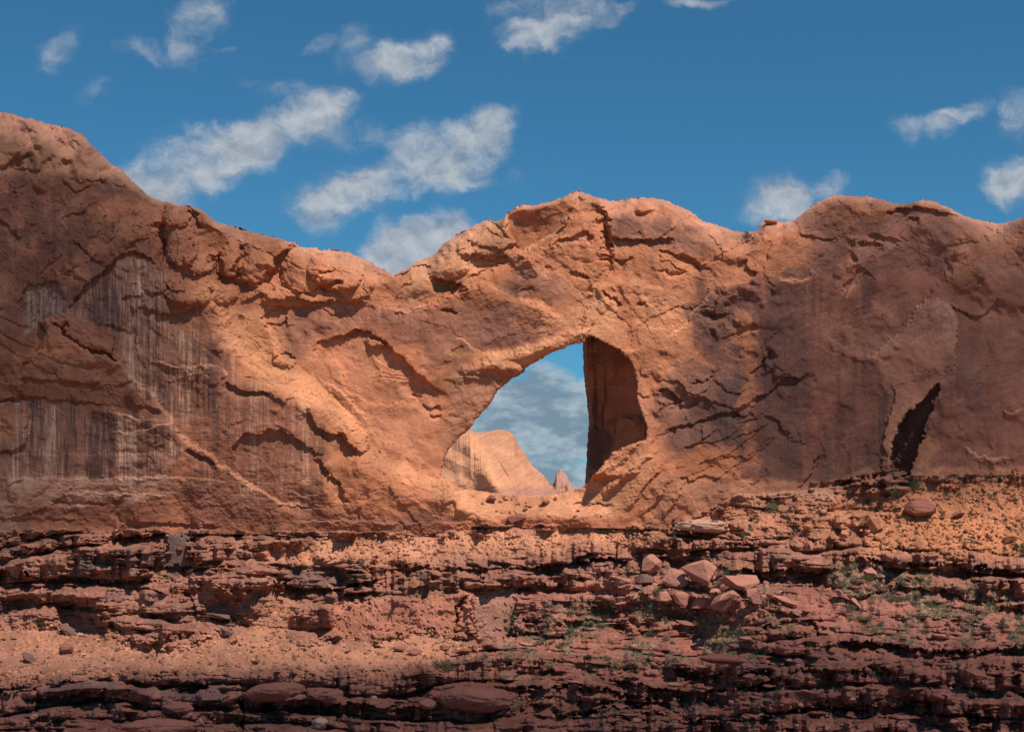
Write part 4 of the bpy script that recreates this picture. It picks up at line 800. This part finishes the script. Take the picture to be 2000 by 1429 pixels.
G.paint(G.pmask([(560,1105),(700,1095),(730,1125),(640,1146),(560,1140)], 6, rB, 4), (.17,.10,.085), .75); G.paint(G.emask(925,1085,60,16,0,rP,.4), (.2,.11,.09), .6)
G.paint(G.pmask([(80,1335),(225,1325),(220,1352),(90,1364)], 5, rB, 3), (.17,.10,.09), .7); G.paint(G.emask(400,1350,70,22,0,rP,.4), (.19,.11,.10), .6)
G.paint(face2, (.44,.175,.11), .8); G.paint(face, (.34,.165,.12), .85); G.paint(face2 * sst(rP), (.34,.14,.10), .5)
G.paint(m1, (.54,.24,.135), .9); G.paint(m2 * (.6 + .4 * sst((u - 200) / 400)), (.42,.19,.115), .9); G.paint(m3, (.50,.20,.095), .92); G.paint(m4, (.5,.22,.12), .85)
G.paint(sandy, (.46,.19,.105), .75); G.paint(sandy * sst((985 - v) / 25) * sst((v - 945) / 10) * sst((1700 - u) / 120), (.60,.35,.235), .55); G.paint(sandy * sst(rH - .3), (.30,.12,.09), .55)
G.paint(slope_r * sst(rP * .7 + rB * .3 + .0), (.31,.14,.10), .5)
G.paint(G.pmask([(1000,1200),(1180,1160),(1290,1180),(1480,1190),(1560,1215),(1440,1290),(1000,1290)], 30, rP, 14) * sst(rB * .6 + rP * .6), (.27,.20,.13), .55)
G.paint(G.pmask([(1640,1110),(1740,1105),(1900,1180),(2100,1200),(2100,1250),(1760,1250),(1640,1180)], 30, rP, 14) * sst(rB * .6 + rP * .6), (.28,.21,.14), .5)
G.paint(G.emask(1650,1200,200,36,-6,rP,.3), (.38,.15,.11), .4); G.paint(G.emask(1140,1165,130,20,4,rP,.3), (.38,.155,.115), .7)
G.c *= (1 + .09 * rR + .07 * rD)[:, None]
Pg = unproj(u, v, G.r); gI3 = np.arange(len(u)).reshape(len(tu), NT)
fg = [np.stack((gI3[:-1, :-1].ravel(), gI3[:-1, 1:].ravel(), gI3[1:, 1:].ravel(), gI3[1:, :-1].ravel()), 1)]
Pl = [Pg]; Cl = [G.c]; off = len(u); bi_ = gI3[:, -1]; pi_ = bi_
for dy, dz in ((0, 6), (-2, 40)):
    Q = Pg[bi_].copy(); Q[:, 1] -= dy; Q[:, 2] -= dz; Pl.append(Q); Cl.append(G.c[bi_]); ni = off + np.arange(len(bi_)); fg.append(np.stack((pi_[:-1], ni[:-1], ni[1:], pi_[1:]), 1)[:, ::-1]); pi_ = ni; off += len(bi_)
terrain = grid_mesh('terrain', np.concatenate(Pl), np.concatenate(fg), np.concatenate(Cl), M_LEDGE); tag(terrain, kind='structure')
GR = G.r.reshape(len(tu), NT)
def ground_r(uu, vv):
    uu = np.asarray(uu, float); vv = np.asarray(vv, float); i = np.clip(np.searchsorted(tu, uu), 0, len(tu) - 1); s0 = tb[i]
    j = np.clip(((vv - s0) / (VB - s0) * (NT - 1)).astype(int), 0, NT - 1); return GR[i, j], (vv > s0 + 2)
print('terrain', time.time() - T0)

# canyon floor out to the horizon
gm = bpy.data.meshes.new('ground'); zg = CAM_Z - 60
gm.from_pydata([(-9000, -1500, zg), (9000, -1500, zg), (9000, 12000, zg), (-9000, 12000, zg)], [], [(0, 1, 2, 3)]); gm.materials.append(rock_material('red_earth', .3, .2, 0, (.34,.17,.11)))
go = bpy.data.objects.new('ground', gm); COL.objects.link(go); tag(go, kind='structure')
# ------------------------------------------------------------------ boulders
def hull_mesh(name, seed, n=22, flat=1.0, mat=None, rounded=0, disp=.05):
    g = random.Random(seed); bm = bmesh.new()
    for _ in range(n):
        th = g.uniform(0, 2 * math.pi); ph = math.acos(g.uniform(-1, 1)); k = g.uniform(.82, 1.08)
        p = Vector((math.sin(ph) * math.cos(th) * k, math.sin(ph) * math.sin(th) * k, math.cos(ph) * k * flat)); bm.verts.new(p)
    ret = bmesh.ops.convex_hull(bm, input=bm.verts); junk = [e for e in ret['geom_interior'] if isinstance(e, bmesh.types.BMVert)]
    if junk: bmesh.ops.delete(bm, geom=junk, context='VERTS')
    bmesh.ops.bevel(bm, geom=bm.edges[:], offset=.02 + .10 * rounded, segments=1 + (rounded > 0), affect='EDGES', profile=.6)
    bmesh.ops.triangulate(bm, faces=bm.faces[:]); bmesh.ops.subdivide_edges(bm, edges=bm.edges[:], cuts=1, use_grid_fill=True)
    bmesh.ops.triangulate(bm, faces=bm.faces[:]); bmesh.ops.subdivide_edges(bm, edges=[e for e in bm.edges if e.calc_length() > .12], cuts=2); bmesh.ops.triangulate(bm, faces=bm.faces[:])
    for _ in range(1 + 4 * rounded): bmesh.ops.smooth_vert(bm, verts=bm.verts[:], factor=.35, use_axis_x=True, use_axis_y=True, use_axis_z=True)
    bm.normal_update()
    o3 = Vector((seed * 3.1, seed * 1.7, 0))
    for v_ in bm.verts:
        q_ = v_.co + o3; h = mnoise.noise(q_ * 2.2) * disp + mnoise.noise(q_ * 5.5) * disp * .7 + mnoise.noise(q_ * 12) * disp * .35
        lay = math.floor((v_.co.z + .1 * mnoise.noise(q_ * 1.5)) * 6 / flat); h += .03 * ((lay * 7919 % 5) / 4 - .5)
        v_.co += v_.normal * h
    for f_ in bm.faces: f_.smooth = False
    me = bpy.data.meshes.new(name); bm.to_mesh(me); bm.free(); me.materials.append(mat); return me
MB = {'o': rock_material('boulder_orange', .7, 1.2, 1.3, (.46,.20,.105)), 'p': rock_material('boulder_pink', .7, 1.2, 1.3, (.42,.185,.135)),
      'r': rock_material('boulder_red', .7, 1.2, 1.3, (.27,.105,.078)), 'd': rock_material('boulder_dark', .7, 1.2, 1.3, (.17,.095,.082)), 't': rock_material('boulder_tan', .6, 1.2, .5, (.45,.26,.18))}
_mc = {}
def bmesh_of(kind, col, var):
    k = (kind, col, var)
    if k not in _mc:
        s_ = {'a': 100, 's': 200, 'r': 300, 'l': 400}[kind] + var
        _mc[k] = hull_mesh('boulder_mesh', s_, {'a': 13, 's': 12, 'r': 40, 'l': 26}[kind], {'a': 1, 's': .6, 'r': 1, 'l': .5}[kind], MB[col], 1 if kind in 'rl' else 0, {'a': .03, 's': .03, 'r': .04, 'l': .05}[kind])
    return _mc[k]
def put(u0, v0, w_, h_, kind='a', col='p', var=0, tilt=0, yaw=None, label=None, cat='boulder', group=None, name='boulder', onwall=False, sink=.12, r_=None):
    vb_ = v0 + h_ / 2
    if r_ is None: r_ = cliff_r(u0, vb_) if onwall else float(np.max(ground_r(u0 + w_ * np.array([-.25, 0, .25, 0]), v0 + h_ * np.array([.3, .15, .3, .45]))[0]))
    d_ = (DIST - r_) / FPX; sx = w_ * d_ / 2; sz = h_ * d_ / 2
    p = unproj(np.array([float(u0)]), np.array([float(v0)]), np.array([r_ + min(sx, sz) * .35]))[0]
    o = bpy.data.objects.new(name, bmesh_of(kind, col, var)); g = random.Random(int(u0 * 7 + v0 * 13))
    fl = {'a': 1, 's': .6, 'r': 1, 'l': .5}[kind]
    t_ = math.radians(tilt); o.scale = (sx, (sx + sz) * .5, sz / fl * (1 + .25 * abs(math.sin(t_))))
    o.rotation_euler = (g.uniform(-.15, .15), t_, g.uniform(-.3, .3) if yaw is None else math.radians(yaw))
    o.location = p; COL.objects.link(o); tag(o, label, cat, group); return o
BIG = [(1798,992,72,38,'r','r',1,0,'largest smooth rounded red boulder on the orange slope under the right wall'),
 (1824,941,16,13,'a','r',2,0,'small dark red block at the top of the right slope below the cliff foot'),
 (1711,1024,40,34,'a','o',3,-18,'wedge shaped orange boulder at the edge of the terraced apron'),
 (1716,1048,24,17,'a','o',4,-15,'small tilted orange block just under the wedge shaped boulder'),
 (1799,1062,30,26,'s','o',5,-20,'tilted orange slab low on the right slope below the rounded boulder'),
 (1841,1078,15,13,'r','r',6,0,'little round red boulder at the lower edge of the right slope'),
 (1873,1004,32,14,'s','r',1,-8,'flat dark sided rock right of the largest rounded boulder'),
 (1975,1050,40,18,'s','o',2,-18,'long orange slab leaning above the dark green junipers'),
 (1931,1046,20,13,'s','o',3,20,'small leaning orange slab in the middle of the right slope'),
 (1626,1046,24,20,'a','o',7,10,'broken orange boulder at the left of the cluster under the terraces'),
 (1648,1044,22,22,'a','o',8,-12,'broken orange boulder at the right of the cluster under the terraces'),
 (1577,1028,22,13,'r','o',9,0,'rounded orange rock alone on the terraced apron'),
 (1374,1028,134,30,'l','t',1,2,'long pale lens shaped slab lying at the foot of the right pier'),
 (1270,1101,42,36,'a','p',10,-25,'upright pink block at the upper left of the fallen boulder pile'),
 (1368,1117,74,46,'a','p',11,22,'largest pink block in the fallen pile, with a sloping flat face'),
 (1445,1131,80,38,'s','p',4,14,'broad flat pink boulder at the right end of the fallen pile'),
 (1214,1133,34,20,'a','p',12,-12,'small pink block at the left end of the fallen pile'),
 (1258,1130,40,24,'a','d',13,15,'dark stained block between two pink ones in the fallen pile'),
 (1318,1127,48,32,'s','p',5,-30,'leaning pink slab propped left of the largest fallen block'),
 (1330,1138,28,18,'r','p',14,0,'rounded pink rock wedged under the largest fallen block'),
 (1219,1144,26,10,'s','p',6,0,'thin flat stone below the left end of the fallen pile'),
 (1295,1166,34,20,'a','p',15,8,'isolated pink rock below the leaning slab, left in the lower row'),
 (1332,1170,40,28,'a','p',16,20,'angular split pink rock second in the lower row of fallen blocks'),
 (1368,1176,38,26,'a','p',17,-8,'pale broken pink rock in the middle of the lower row'),
 (1417,1172,60,38,'a','p',18,-28,'big rounded slanting block in the lower row of fallen boulders'),
 (1471,1166,48,30,'a','p',19,18,'cracked square pink block to the right of the slanting block'),
 (1536,1172,52,20,'s','p',7,12,'flat layered pink slab standing alone right of the fallen pile'),
 (1552,1195,32,14,'s','p',8,10,'low pink slab in front of the lone layered slab'),
 (1394,1157,24,16,'a','p',20,-20,'small pink stone between the upper and lower rows of the pile'),
 (1009,1013,42,28,'a','r',21,10,'square red block lying at the mouth of the rock window'),
 (960,973,24,15,'a','r',22,0,'small red block on the window sill in front of the pale dome'),
 (1066,981,19,11,'r','r',23,0,'round dark red stone on the right of the window sill'),
 (443,1233,28,22,'a','d',24,-10,'dark square block perched on top of the lower left scree'),
 (130,1265,30,20,'r','r',25,0,'round brown boulder half buried in the lower left scree'),
 (135,1231,62,16,'s','d',9,28,'long dark slab slanting down on the lower left scree'),
 (58,1284,38,16,'s','d',10,38,'dark slab tilted steeply near the left end of the scree'),
 (500,1291,18,11,'a','d',26,0,'small dark stone on the lower edge of the orange scree'),
 (780,1266,34,12,'s','r',11,4,'dark red flat rock, left one of the cluster on the scree'),
 (808,1272,38,14,'s','r',12,-6,'dark red flat rock, right one of the cluster on the scree'),
 (868,1264,24,12,'a','r',27,0,'reddish stone near the right tip of the orange scree'),
 (903,1272,50,15,'s','r',13,-3,'flat red slab at the very right tip of the orange scree'),
 (428,1203,66,12,'s','d',14,8,'thin dark slab lying above the left scree'),
 (536,1350,132,44,'l','r',6,-3,'large smooth rounded red boulder on the lower left ledge'),
 (640,1356,106,34,'l','r',2,5,'second smooth rounded red boulder, just right of the largest on the lower left ledge'),
 (342,1384,88,30,'s','r',15,-6,'flat topped red slab resting on the low rounded outcrop'),
 (310,1424,170,46,'l','r',3,0,'broad rounded red outcrop at the bottom under the flat red slab'),
 (625,1412,36,26,'r','t',29,0,'small pale round boulder at the bottom edge'),
 (835,1374,46,24,'r','r',30,0,'rounded red stone left of the large undercut boulder'),
 (930,1364,176,60,'l','r',6,5,'very large red boulder with a dark undercut at bottom centre'),
 (1410,1287,110,22,'l','r',4,3,'long rounded rock shelf above the deep shadow at lower right'),
 (1900,1316,54,28,'a','r',32,10,'angular red block near the lower right edge'),
 (1936,1290,44,22,'a','r',33,-8,'brown block above the angular red one near the lower right edge'),
 (1700,1118,34,20,'a','p',34,24,'pink tilted block at the top of the grassy gully'),
 (1718,1113,20,18,'a','d',35,-20,'dark block beside the pink tilted one at the gully top'),
 (1645,1160,44,14,'s','p',9,38,'slab tilted down to the right on the left side of the grassy gully'),
 (1668,1174,40,12,'s','p',10,42,'second tilted slab further down the grassy gully')]
for (a_, b_, w_, h_, k_, c_, n_, t_, lb) in BIG:
    if 1190 < a_ < 1570 and 1090 < b_ < 1210: w_ *= 1.15; h_ *= 1.15
    put(a_, b_, w_, h_, k_, c_, n_ % 12, t_, label=lb, r_=(cliff_r(a_, b_ + h_ / 2 - 2) if b_ < 1000 and a_ < 1200 else float(np.max(ground_r(a_ + w_ * np.array([-.25, 0, .25, -.25, 0, .25, 0]), b_ + h_ * np.array([.1, .1, .1, .3, .3, .3, .45]))[0])) - .1 * min(w_, h_) * .1))
put(1102, 432, 19, 16, 'r', 'o', 3, 0, label='round boulder perched on the ramp just below the crest of the arch', onwall=True, r_=cliff_r(1102, 446))
put(1505, 433, 34, 9, 'l', 'p', 4, 0, label='flat cap rock on the skyline at the saddle right of the arch', onwall=True, r_=cliff_r(1505, 440))
# small countable rocks
rs = random.Random(11)
def inside(P, x, y):
    c = False; n = len(P)
    for i in range(n):
        a, b = P[i], P[(i + 1) % n]
        if (a[1] > y) != (b[1] > y) and x < (b[0] - a[0]) * (y - a[1]) / (b[1] - a[1]) + a[0]: c = not c
    return c
def scatter(P, n, fn):
    xs = [p[0] for p in P]; ys = [p[1] for p in P]; k = 0; t = 0
    while k < n and t < n * 60:
        t += 1; x = rs.uniform(max(min(xs), -20), min(max(xs), 2020)); y = rs.uniform(min(ys), max(ys))
        if inside(P, x, y): fn(x, y); k += 1
scatter(SC3, 50, lambda x, y: put(x, y, rs.uniform(6, 16), rs.uniform(4, 9), rs.choice('aas'), rs.choice('ooooro'), rs.randrange(8), rs.uniform(-25, 25), label='small broken orange rock lying loose on the slope under the right wall', cat='rock', group='small rocks on the right slope', name='rock'))
scatter(SC2, 32, lambda x, y: put(x, y, rs.uniform(5, 13), rs.uniform(4, 8), rs.choice('aas'), rs.choice('oopprd'), rs.randrange(8), rs.uniform(-25, 25), label='small angular rock lying loose on the lower left scree', cat='rock', group='small rocks on the lower left scree', name='rock'))
RUB = [(960,1200),(1180,1160),(1500,1200),(1640,1130),(1980,1190),(1980,1420),(960,1420)]
scatter(RUB, 110, lambda x, y: put(x, y, rs.uniform(12, 30) + 34 * rs.random() ** 3, rs.uniform(4.5, 11), rs.choice('slssa'), rs.choice('rrrprd'), rs.randrange(8), rs.uniform(-11, 11), label='flat reddish rock among the ledges at lower right', cat='rock', group='flat rocks on the lower right ledges', name='rock'))
scatter([(1185,1120),(1260,1085),(1420,1100),(1500,1140),(1570,1195),(1400,1205),(1270,1180),(1200,1150)], 30, lambda x, y: put(x, y, rs.uniform(8, 24), rs.uniform(6, 13), rs.choice('aas'), rs.choice('ppr'), rs.randrange(10), rs.uniform(-30, 30), label='small pink broken stone filling the gaps of the fallen boulder pile', cat='rock', group='small stones in the fallen boulder pile', name='rock'))
SILL = [(880,962),(960,968),(1120,962),(1150,975),(1180,1010),(900,1010)]
scatter(SILL, 22, lambda x, y: put(x, y, rs.uniform(4, 13), rs.uniform(3, 8), rs.choice('aas'), rs.choice('ooo'), rs.randrange(8), rs.uniform(-25, 25), label='small orange rock lying on the sill of the rock window', cat='rock', group='small rocks on the window sill', name='rock', r_=cliff_r(x, y + 3)))

LL_ = [(0,1050),(930,1100),(930,1230),(640,1240),(0,1180)]
scatter(LL_, 34, lambda x, y: put(x, y, rs.uniform(10, 36), rs.uniform(4, 10), rs.choice('sla'), rs.choice('rrrd'), rs.randrange(8), rs.uniform(-9, 9), label='flat reddish rock on the ledges between cliff foot and lower left scree', cat='rock', group='flat rocks on the left ledges', name='rock'))
# rubble nobody could count
def rubble(zones):
    g = np.random.default_rng(3); bases = []
    for k in range(8):
        r0 = random.Random(50 + k); bm = bmesh.new()
        for _ in range(9):
            p = Vector((r0.gauss(0, 1), r0.gauss(0, 1), r0.gauss(0, 1))).normalized() * r0.uniform(.8, 1.1); bm.verts.new(p)
        ret = bmesh.ops.convex_hull(bm, input=bm.verts); j = [e for e in ret['geom_interior'] if isinstance(e, bmesh.types.BMVert)]
        if j: bmesh.ops.delete(bm, geom=j, context='VERTS')
        bm.verts.index_update(); vs = np.array([v_.co[:] for v_ in bm.verts]); fs = np.array([[v_.index for v_ in f_.verts] for f_ in bm.faces if len(f_.verts) == 3]); bm.free(); bases.append((vs, fs))
    PV, PF, PC = [], [], []; off = 0
    for (P, n, s0, s1, cols) in zones:
        P = np.asarray(P, float); x = g.uniform(max(P[:, 0].min(), -60), min(P[:, 0].max(), 2060), n * 4); y = g.uniform(P[:, 1].min(), P[:, 1].max(), n * 4)
        ok = sdf(P, x.astype(F), y.astype(F)) < 2; x, y = x[ok][:n], y[ok][:n]; rr, ok = ground_r(x, y); x, y, rr = x[ok], y[ok], rr[ok]
        ctr = unproj(x, y, rr); n_ = len(x); sz = s0 * (s1 / s0) ** (g.random(n_) ** 2.2); q = g.integers(0, 8, n_)
        for k in range(8):
            m = np.nonzero(q == k)[0]; vs, fs = bases[k]
            if not len(m): continue
            th = g.uniform(0, 6.28, len(m)); ph = g.uniform(-.5, .5, len(m)); sc_ = sz[m][:, None] * np.stack((g.uniform(.7, 1.4, len(m)), g.uniform(.7, 1.2, len(m)), g.uniform(.35, .8, len(m))), 1)
            w = vs[None] * sc_[:, None, :]
            X = w[..., 0] * np.cos(th)[:, None] - w[..., 1] * np.sin(th)[:, None]; Y = w[..., 0] * np.sin(th)[:, None] + w[..., 1] * np.cos(th)[:, None]; Z = w[..., 2] + X * np.sin(ph)[:, None]
            PV.append((np.stack((X, Y, Z), -1) + ctr[m][:, None, :]).reshape(-1, 3)); PF.append((fs[None] + (np.arange(len(m)) * len(vs))[:, None, None] + off).reshape(-1, 3)); off += len(m) * len(vs)
            cc = np.asarray(cols)[g.integers(0, len(cols), len(m))] * g.uniform(.75, 1.2, (len(m), 1)); PC.append(np.repeat(cc, len(vs), 0))
    V_ = np.concatenate(PV); F_ = np.concatenate(PF); C_ = np.concatenate(PC)
    me = bpy.data.meshes.new('rubble'); me.vertices.add(len(V_)); me.vertices.foreach_set('co', V_.astype(F).ravel()); me.loops.add(len(F_) * 3); me.loops.foreach_set('vertex_index', F_.astype(np.int32).ravel())
    me.polygons.add(len(F_)); me.polygons.foreach_set('loop_start', np.arange(0, len(F_) * 3, 3, dtype=np.int32)); me.update(calc_edges=True)
    at = me.color_attributes.new('tone', 'FLOAT_COLOR', 'POINT'); at.data.foreach_set('color', np.concatenate([np.clip(C_, 0, 1), np.ones((len(C_), 1))], 1).astype(F).ravel()); me.materials.append(M_LEDGE)
    o = bpy.data.objects.new('rubble', me); COL.objects.link(o); tag(o, 'loose orange and red stones littering the scree slopes and ledges', 'rubble', kind='stuff')
OR = [(.50,.24,.14),(.46,.22,.14),(.40,.17,.10),(.30,.14,.10)]; RD = [(.31,.125,.09),(.25,.095,.07),(.38,.17,.125),(.17,.085,.07)]
rubble([(SC1, 3200, .07, .6, OR), (SC2, 6500, .07, .8, OR), (SC3, 4200, .08, .8, [(.50,.21,.10),(.54,.24,.12),(.40,.15,.08),(.28,.12,.09)]), (SC4, 400, .07, .5, OR),
        ([(960,1180),(1180,1165),(1500,1190),(1640,1120),(2050,1190),(2050,1420),(960,1420)], 3400, .08, 1.0, RD), ([(-60,1040),(940,1040),(940,1230),(-60,1230)], 900, .08, .9, RD), ([(1300,1030),(1430,965),(1720,955),(1720,1060),(1300,1062)], 1600, .08, .8, OR),
        ([(1180,1100),(1560,1150),(1560,1210),(1180,1200)], 700, .1, 1.0, [(.46,.22,.16),(.38,.17,.13)]), ([(0,1310),(940,1300),(940,1429),(0,1429)], 900, .08, .9, RD), ([(1180,1020),(1320,1035),(1300,1070),(1180,1060)], 500, .1, .9, OR)])
print('rubble', time.time() - T0)

# ------------------------------------------------------------------ plants
def leafy(name, seed, n, mat, shape, leaf=.07, clumps=14):
    g = np.random.default_rng(seed); cs = []
    while len(cs) < clumps:
        p = g.uniform(-1, 1, 3); p[2] = (p[2] + 1) / 2
        if shape == 'dome' and p[0]**2 + p[1]**2 + (p[2] * 1.0)**2 < 1: cs.append(p)
        elif shape == 'cone' and math.hypot(p[0], p[1]) < .55 * (1 - p[2]) ** .8 + .08: cs.append(p)
        elif shape == 'tuft' and math.hypot(p[0], p[1]) < .7: cs.append(p * (1, 1, .5))
    cs = np.array(cs); ci = g.integers(0, clumps, n); ce = cs[ci] + g.normal(0, .16 if shape != 'cone' else .10, (n, 3)); ce[:, 2] = np.abs(ce[:, 2])
    nrm = g.normal(0, 1, (n, 3)); nrm /= np.linalg.norm(nrm, axis=1)[:, None]; t_ = np.cross(nrm, g.normal(0, 1, (n, 3))); t_ /= np.linalg.norm(t_, axis=1)[:, None]; b_ = np.cross(nrm, t_)
    s_ = leaf * g.uniform(.6, 1.4, (n, 1)); el = 2.2 if shape == 'tuft' else 1.3
    if shape == 'tuft': t_ = np.stack((ce[:, 0] * .6, ce[:, 1] * .6, np.full(n, 1.0)), 1) + g.normal(0, .25, (n, 3))
    V_ = np.stack((ce - t_ * s_ * el, ce + b_ * s_ * .5, ce + t_ * s_ * el, ce - b_ * s_ * .5), 1).reshape(-1, 3)
    me = bpy.data.meshes.new(name); me.from_pydata(V_.tolist(), [], np.arange(n * 4).reshape(-1, 4).tolist()); me.materials.append(mat); return me
def trunk_mesh(name, seed, h=.5):
    g = random.Random(seed); bm = bmesh.new()
    def limb(a, b, r0, r1):
        a, b = Vector(a), Vector(b); d = (b - a).normalized(); x = d.orthogonal().normalized(); y = d.cross(x); R0 = []; R1 = []
        for k in range(6):
            an = k * math.pi / 3; R0.append(bm.verts.new(a + (x * math.cos(an) + y * math.sin(an)) * r0)); R1.append(bm.verts.new(b + (x * math.cos(an) + y * math.sin(an)) * r1))
        for k in range(6): bm.faces.new((R0[k], R0[(k + 1) % 6], R1[(k + 1) % 6], R1[k]))
        bm.faces.new(R1)
    m_ = (g.uniform(-.06, .06), g.uniform(-.06, .06), h * .5); limb((0, 0, -.1), m_, .09, .06)
    for k in range(5):
        a = g.uniform(0, 6.28); limb(m_, (math.cos(a) * .45, math.sin(a) * .45, h * g.uniform(.8, 1.3)), .05, .015)
    me = bpy.data.meshes.new(name); bm.to_mesh(me); bm.free(); me.materials.append(M_BARK); return me
TR = [trunk_mesh('trunk', k) for k in range(3)]
CJ = [leafy('crown', 60 + k, 900, M_JUN, 'cone', .055, 40) for k in range(2)]; CB = [leafy('crown', 70 + k, 1100, M_GREEN, 'dome', .06, 26) for k in range(2)]; CS = [leafy('crown', 80 + k, 700, M_SAGE, 'dome', .07, 16) for k in range(3)]
def at_ground(x, y, r_=None):
    if r_ is None: r_ = float(ground_r(x, y)[0])
    return unproj(np.array([float(x)]), np.array([float(y)]), np.array([r_ + .3]))[0], (DIST - r_) / FPX
def tree(x, y, w_, h_, crown, label, name='juniper', cat='tree', r_=None):
    p, d_ = at_ground(x, y, r_); e = bpy.data.objects.new(name, None); e.location = p; e.rotation_euler = (0, 0, rs.uniform(0, 6.28)); e.scale = (w_ * d_ / 2, w_ * d_ / 2, h_ * d_); COL.objects.link(e); tag(e, label, cat)
    t = bpy.data.objects.new('trunk', TR[rs.randrange(3)]); t.parent = e; COL.objects.link(t); c = bpy.data.objects.new('crown', crown); c.parent = e; c.location = (0, 0, .06); COL.objects.link(c)
tree(1954,941,13,20,CJ[0],'pointed dark juniper standing at the cliff foot at the right')
tree(1872,942,9,15,CJ[1],'tiny dark juniper on the crest of the orange slope')
tree(1783,955,26,22,CB[0],'bushy olive green juniper at the top left of the orange slope')
tree(1508,999,22,20,CB[1],'bushy green juniper alone on the terraced apron')
tree(1982,1078,18,22,CJ[0],'dark green juniper low on the slope, the left one of a pair at the edge')
tree(1998,1082,16,20,CB[0],'dark green juniper low on the slope, the right one of a pair at the edge')
tree(1741,966,32,18,CS[0],'sprawling grey green bush on the pale ledge',name='shrub',cat='bush')
tree(1691,962,9,12,CB[1],'small upright green bush on the pale ledge left of the sprawling one',name='shrub',cat='bush')
tree(1459,464,16,10,CB[0],'dark bush growing on the skyline saddle',name='shrub',cat='bush',r_=cliff_r(1459,462))
tree(865,1306,46,16,CB[1],'wide green bush at the right end of the lower left scree',name='shrub',cat='bush')
tree(945,1286,16,10,CS[1],'small grey bush beside the right tip of the scree',name='shrub',cat='bush')
proto = {}
def bush(x, y, w_, h_, mesh, label, group, name='shrub'):
    p, d_ = at_ground(x, y); key = mesh.name
    if key not in proto:
        o = bpy.data.objects.new(name, mesh); proto[key] = o
    else: o = proto[key].copy()
    o.name = name; o.location = p; o.rotation_euler = (0, 0, rs.uniform(0, 6.28)); o.scale = (w_ * d_ / 2, w_ * d_ / 2, h_ * d_); COL.objects.link(o); tag(o, label, 'bush', group)
scatter([(1700,1060),(1780,960),(1850,930),(2000,925),(2000,1085),(1850,1085)], 75, lambda x, y: bush(x, y, rs.uniform(5, 11), rs.uniform(3.5, 7), rs.choice(CS), 'low grey green desert shrub dotted on the orange slope under the right wall', 'shrubs on the right slope'))
scatter([(1480,1000),(1700,980),(1690,1060),(1300,1062),(1310,1050)], 22, lambda x, y: bush(x, y, rs.uniform(7, 15), rs.uniform(5, 9), rs.choice(CS + CB), 'low shrub on the red terraces between pier foot and orange slope', 'shrubs on the red terraces'))
scatter([(1000,1180),(1180,1165),(1560,1200),(1540,1290),(1200,1310),(980,1300)], 55, lambda x, y: bush(x, y, rs.uniform(9, 24), rs.uniform(5, 11), rs.choice(CS + CS + CB), 'tufted green shrub among flat rocks below the fallen boulder pile', 'shrubs below the boulder pile'))
scatter([(1610,1105),(1760,1100),(2000,1190),(2000,1250),(1760,1250),(1640,1190)], 60, lambda x, y: bush(x, y, rs.uniform(9, 26), rs.uniform(5, 11), rs.choice(CS + CS + CB), 'tufted shrub in the grassy gully at lower right', 'shrubs in the grassy gully'))
scatter([(1250,1160),(1400,1100),(1500,1180),(1400,1200)], 9, lambda x, y: bush(x, y, rs.uniform(14, 26), rs.uniform(7, 12), rs.choice(CB), 'green shrub growing between the fallen pink blocks', 'shrubs between the fallen blocks'))
scatter([(60,1240),(400,1260),(900,1260),(880,1295),(300,1300),(60,1310)], 22, lambda x, y: bush(x, y, rs.uniform(4, 9), rs.uniform(3, 6), rs.choice(CS), 'tiny dry shrub on the lower left scree', 'shrubs on the lower left scree'))
scatter([(1000,1300),(1990,1300),(1990,1400),(1000,1400)], 22, lambda x, y: bush(x, y, rs.uniform(9, 20), rs.uniform(4, 8), rs.choice(CS), 'sparse shrub on the dark red ledges along the bottom', 'shrubs on the bottom ledges'))
# grass
def grass(zones):
    g = np.random.default_rng(9); PV = []
    for (P, n) in zones:
        P = np.asarray(P, float); x = g.uniform(P[:, 0].min(), P[:, 0].max(), n * 4); y = g.uniform(P[:, 1].min(), P[:, 1].max(), n * 4); nzv = samp(fP, x, y) + .5 * samp(fB, x, y)
        ok = (sdf(P, x.astype(F), y.astype(F)) < 0) & (nzv > .35); x, y = x[ok][:n], y[ok][:n]; rr, _ = ground_r(x, y); c_ = unproj(x, y, rr)
        K = 16; cc = np.repeat(c_, K, 0) + g.normal(0, .16, (len(c_) * K, 3)) * (1, 1, .2); h = g.uniform(.25, .6, (len(cc), 1)); t_ = np.concatenate((g.normal(0, .35, (len(cc), 2)), np.ones((len(cc), 1))), 1) * h
        a = g.uniform(0, 6.28, len(cc)); s_ = np.stack((np.cos(a), np.sin(a), 0 * a), 1) * .05
        PV.append(np.stack((cc - s_, cc + s_, cc + t_), 1).reshape(-1, 3))
    V_ = np.concatenate(PV); n = len(V_) // 3; me = bpy.data.meshes.new('grass'); me.vertices.add(len(V_)); me.vertices.foreach_set('co', V_.astype(F).ravel()); me.loops.add(n * 3); me.loops.foreach_set('vertex_index', np.arange(n * 3, dtype=np.int32))
    me.polygons.add(n); me.polygons.foreach_set('loop_start', np.arange(0, n * 3, 3, dtype=np.int32)); me.update(calc_edges=True); me.materials.append(M_GRASS)
    o = bpy.data.objects.new('grass', me); COL.objects.link(o); tag(o, 'dry yellow green grass tufts on the lower right rubble slopes', 'grass', kind='stuff')
grass([([(980,1190),(1180,1165),(1480,1190),(1560,1220),(1500,1290),(1200,1310),(980,1300)], 1100), ([(1610,1105),(1760,1100),(2040,1190),(2040,1260),(1760,1260),(1600,1200)], 1200), ([(1180,1100),(1500,1100),(1560,1200),(1180,1180)], 250), ([(1000,1300),(2000,1290),(2000,1420),(1000,1420)], 300)])
print('all', time.time() - T0)
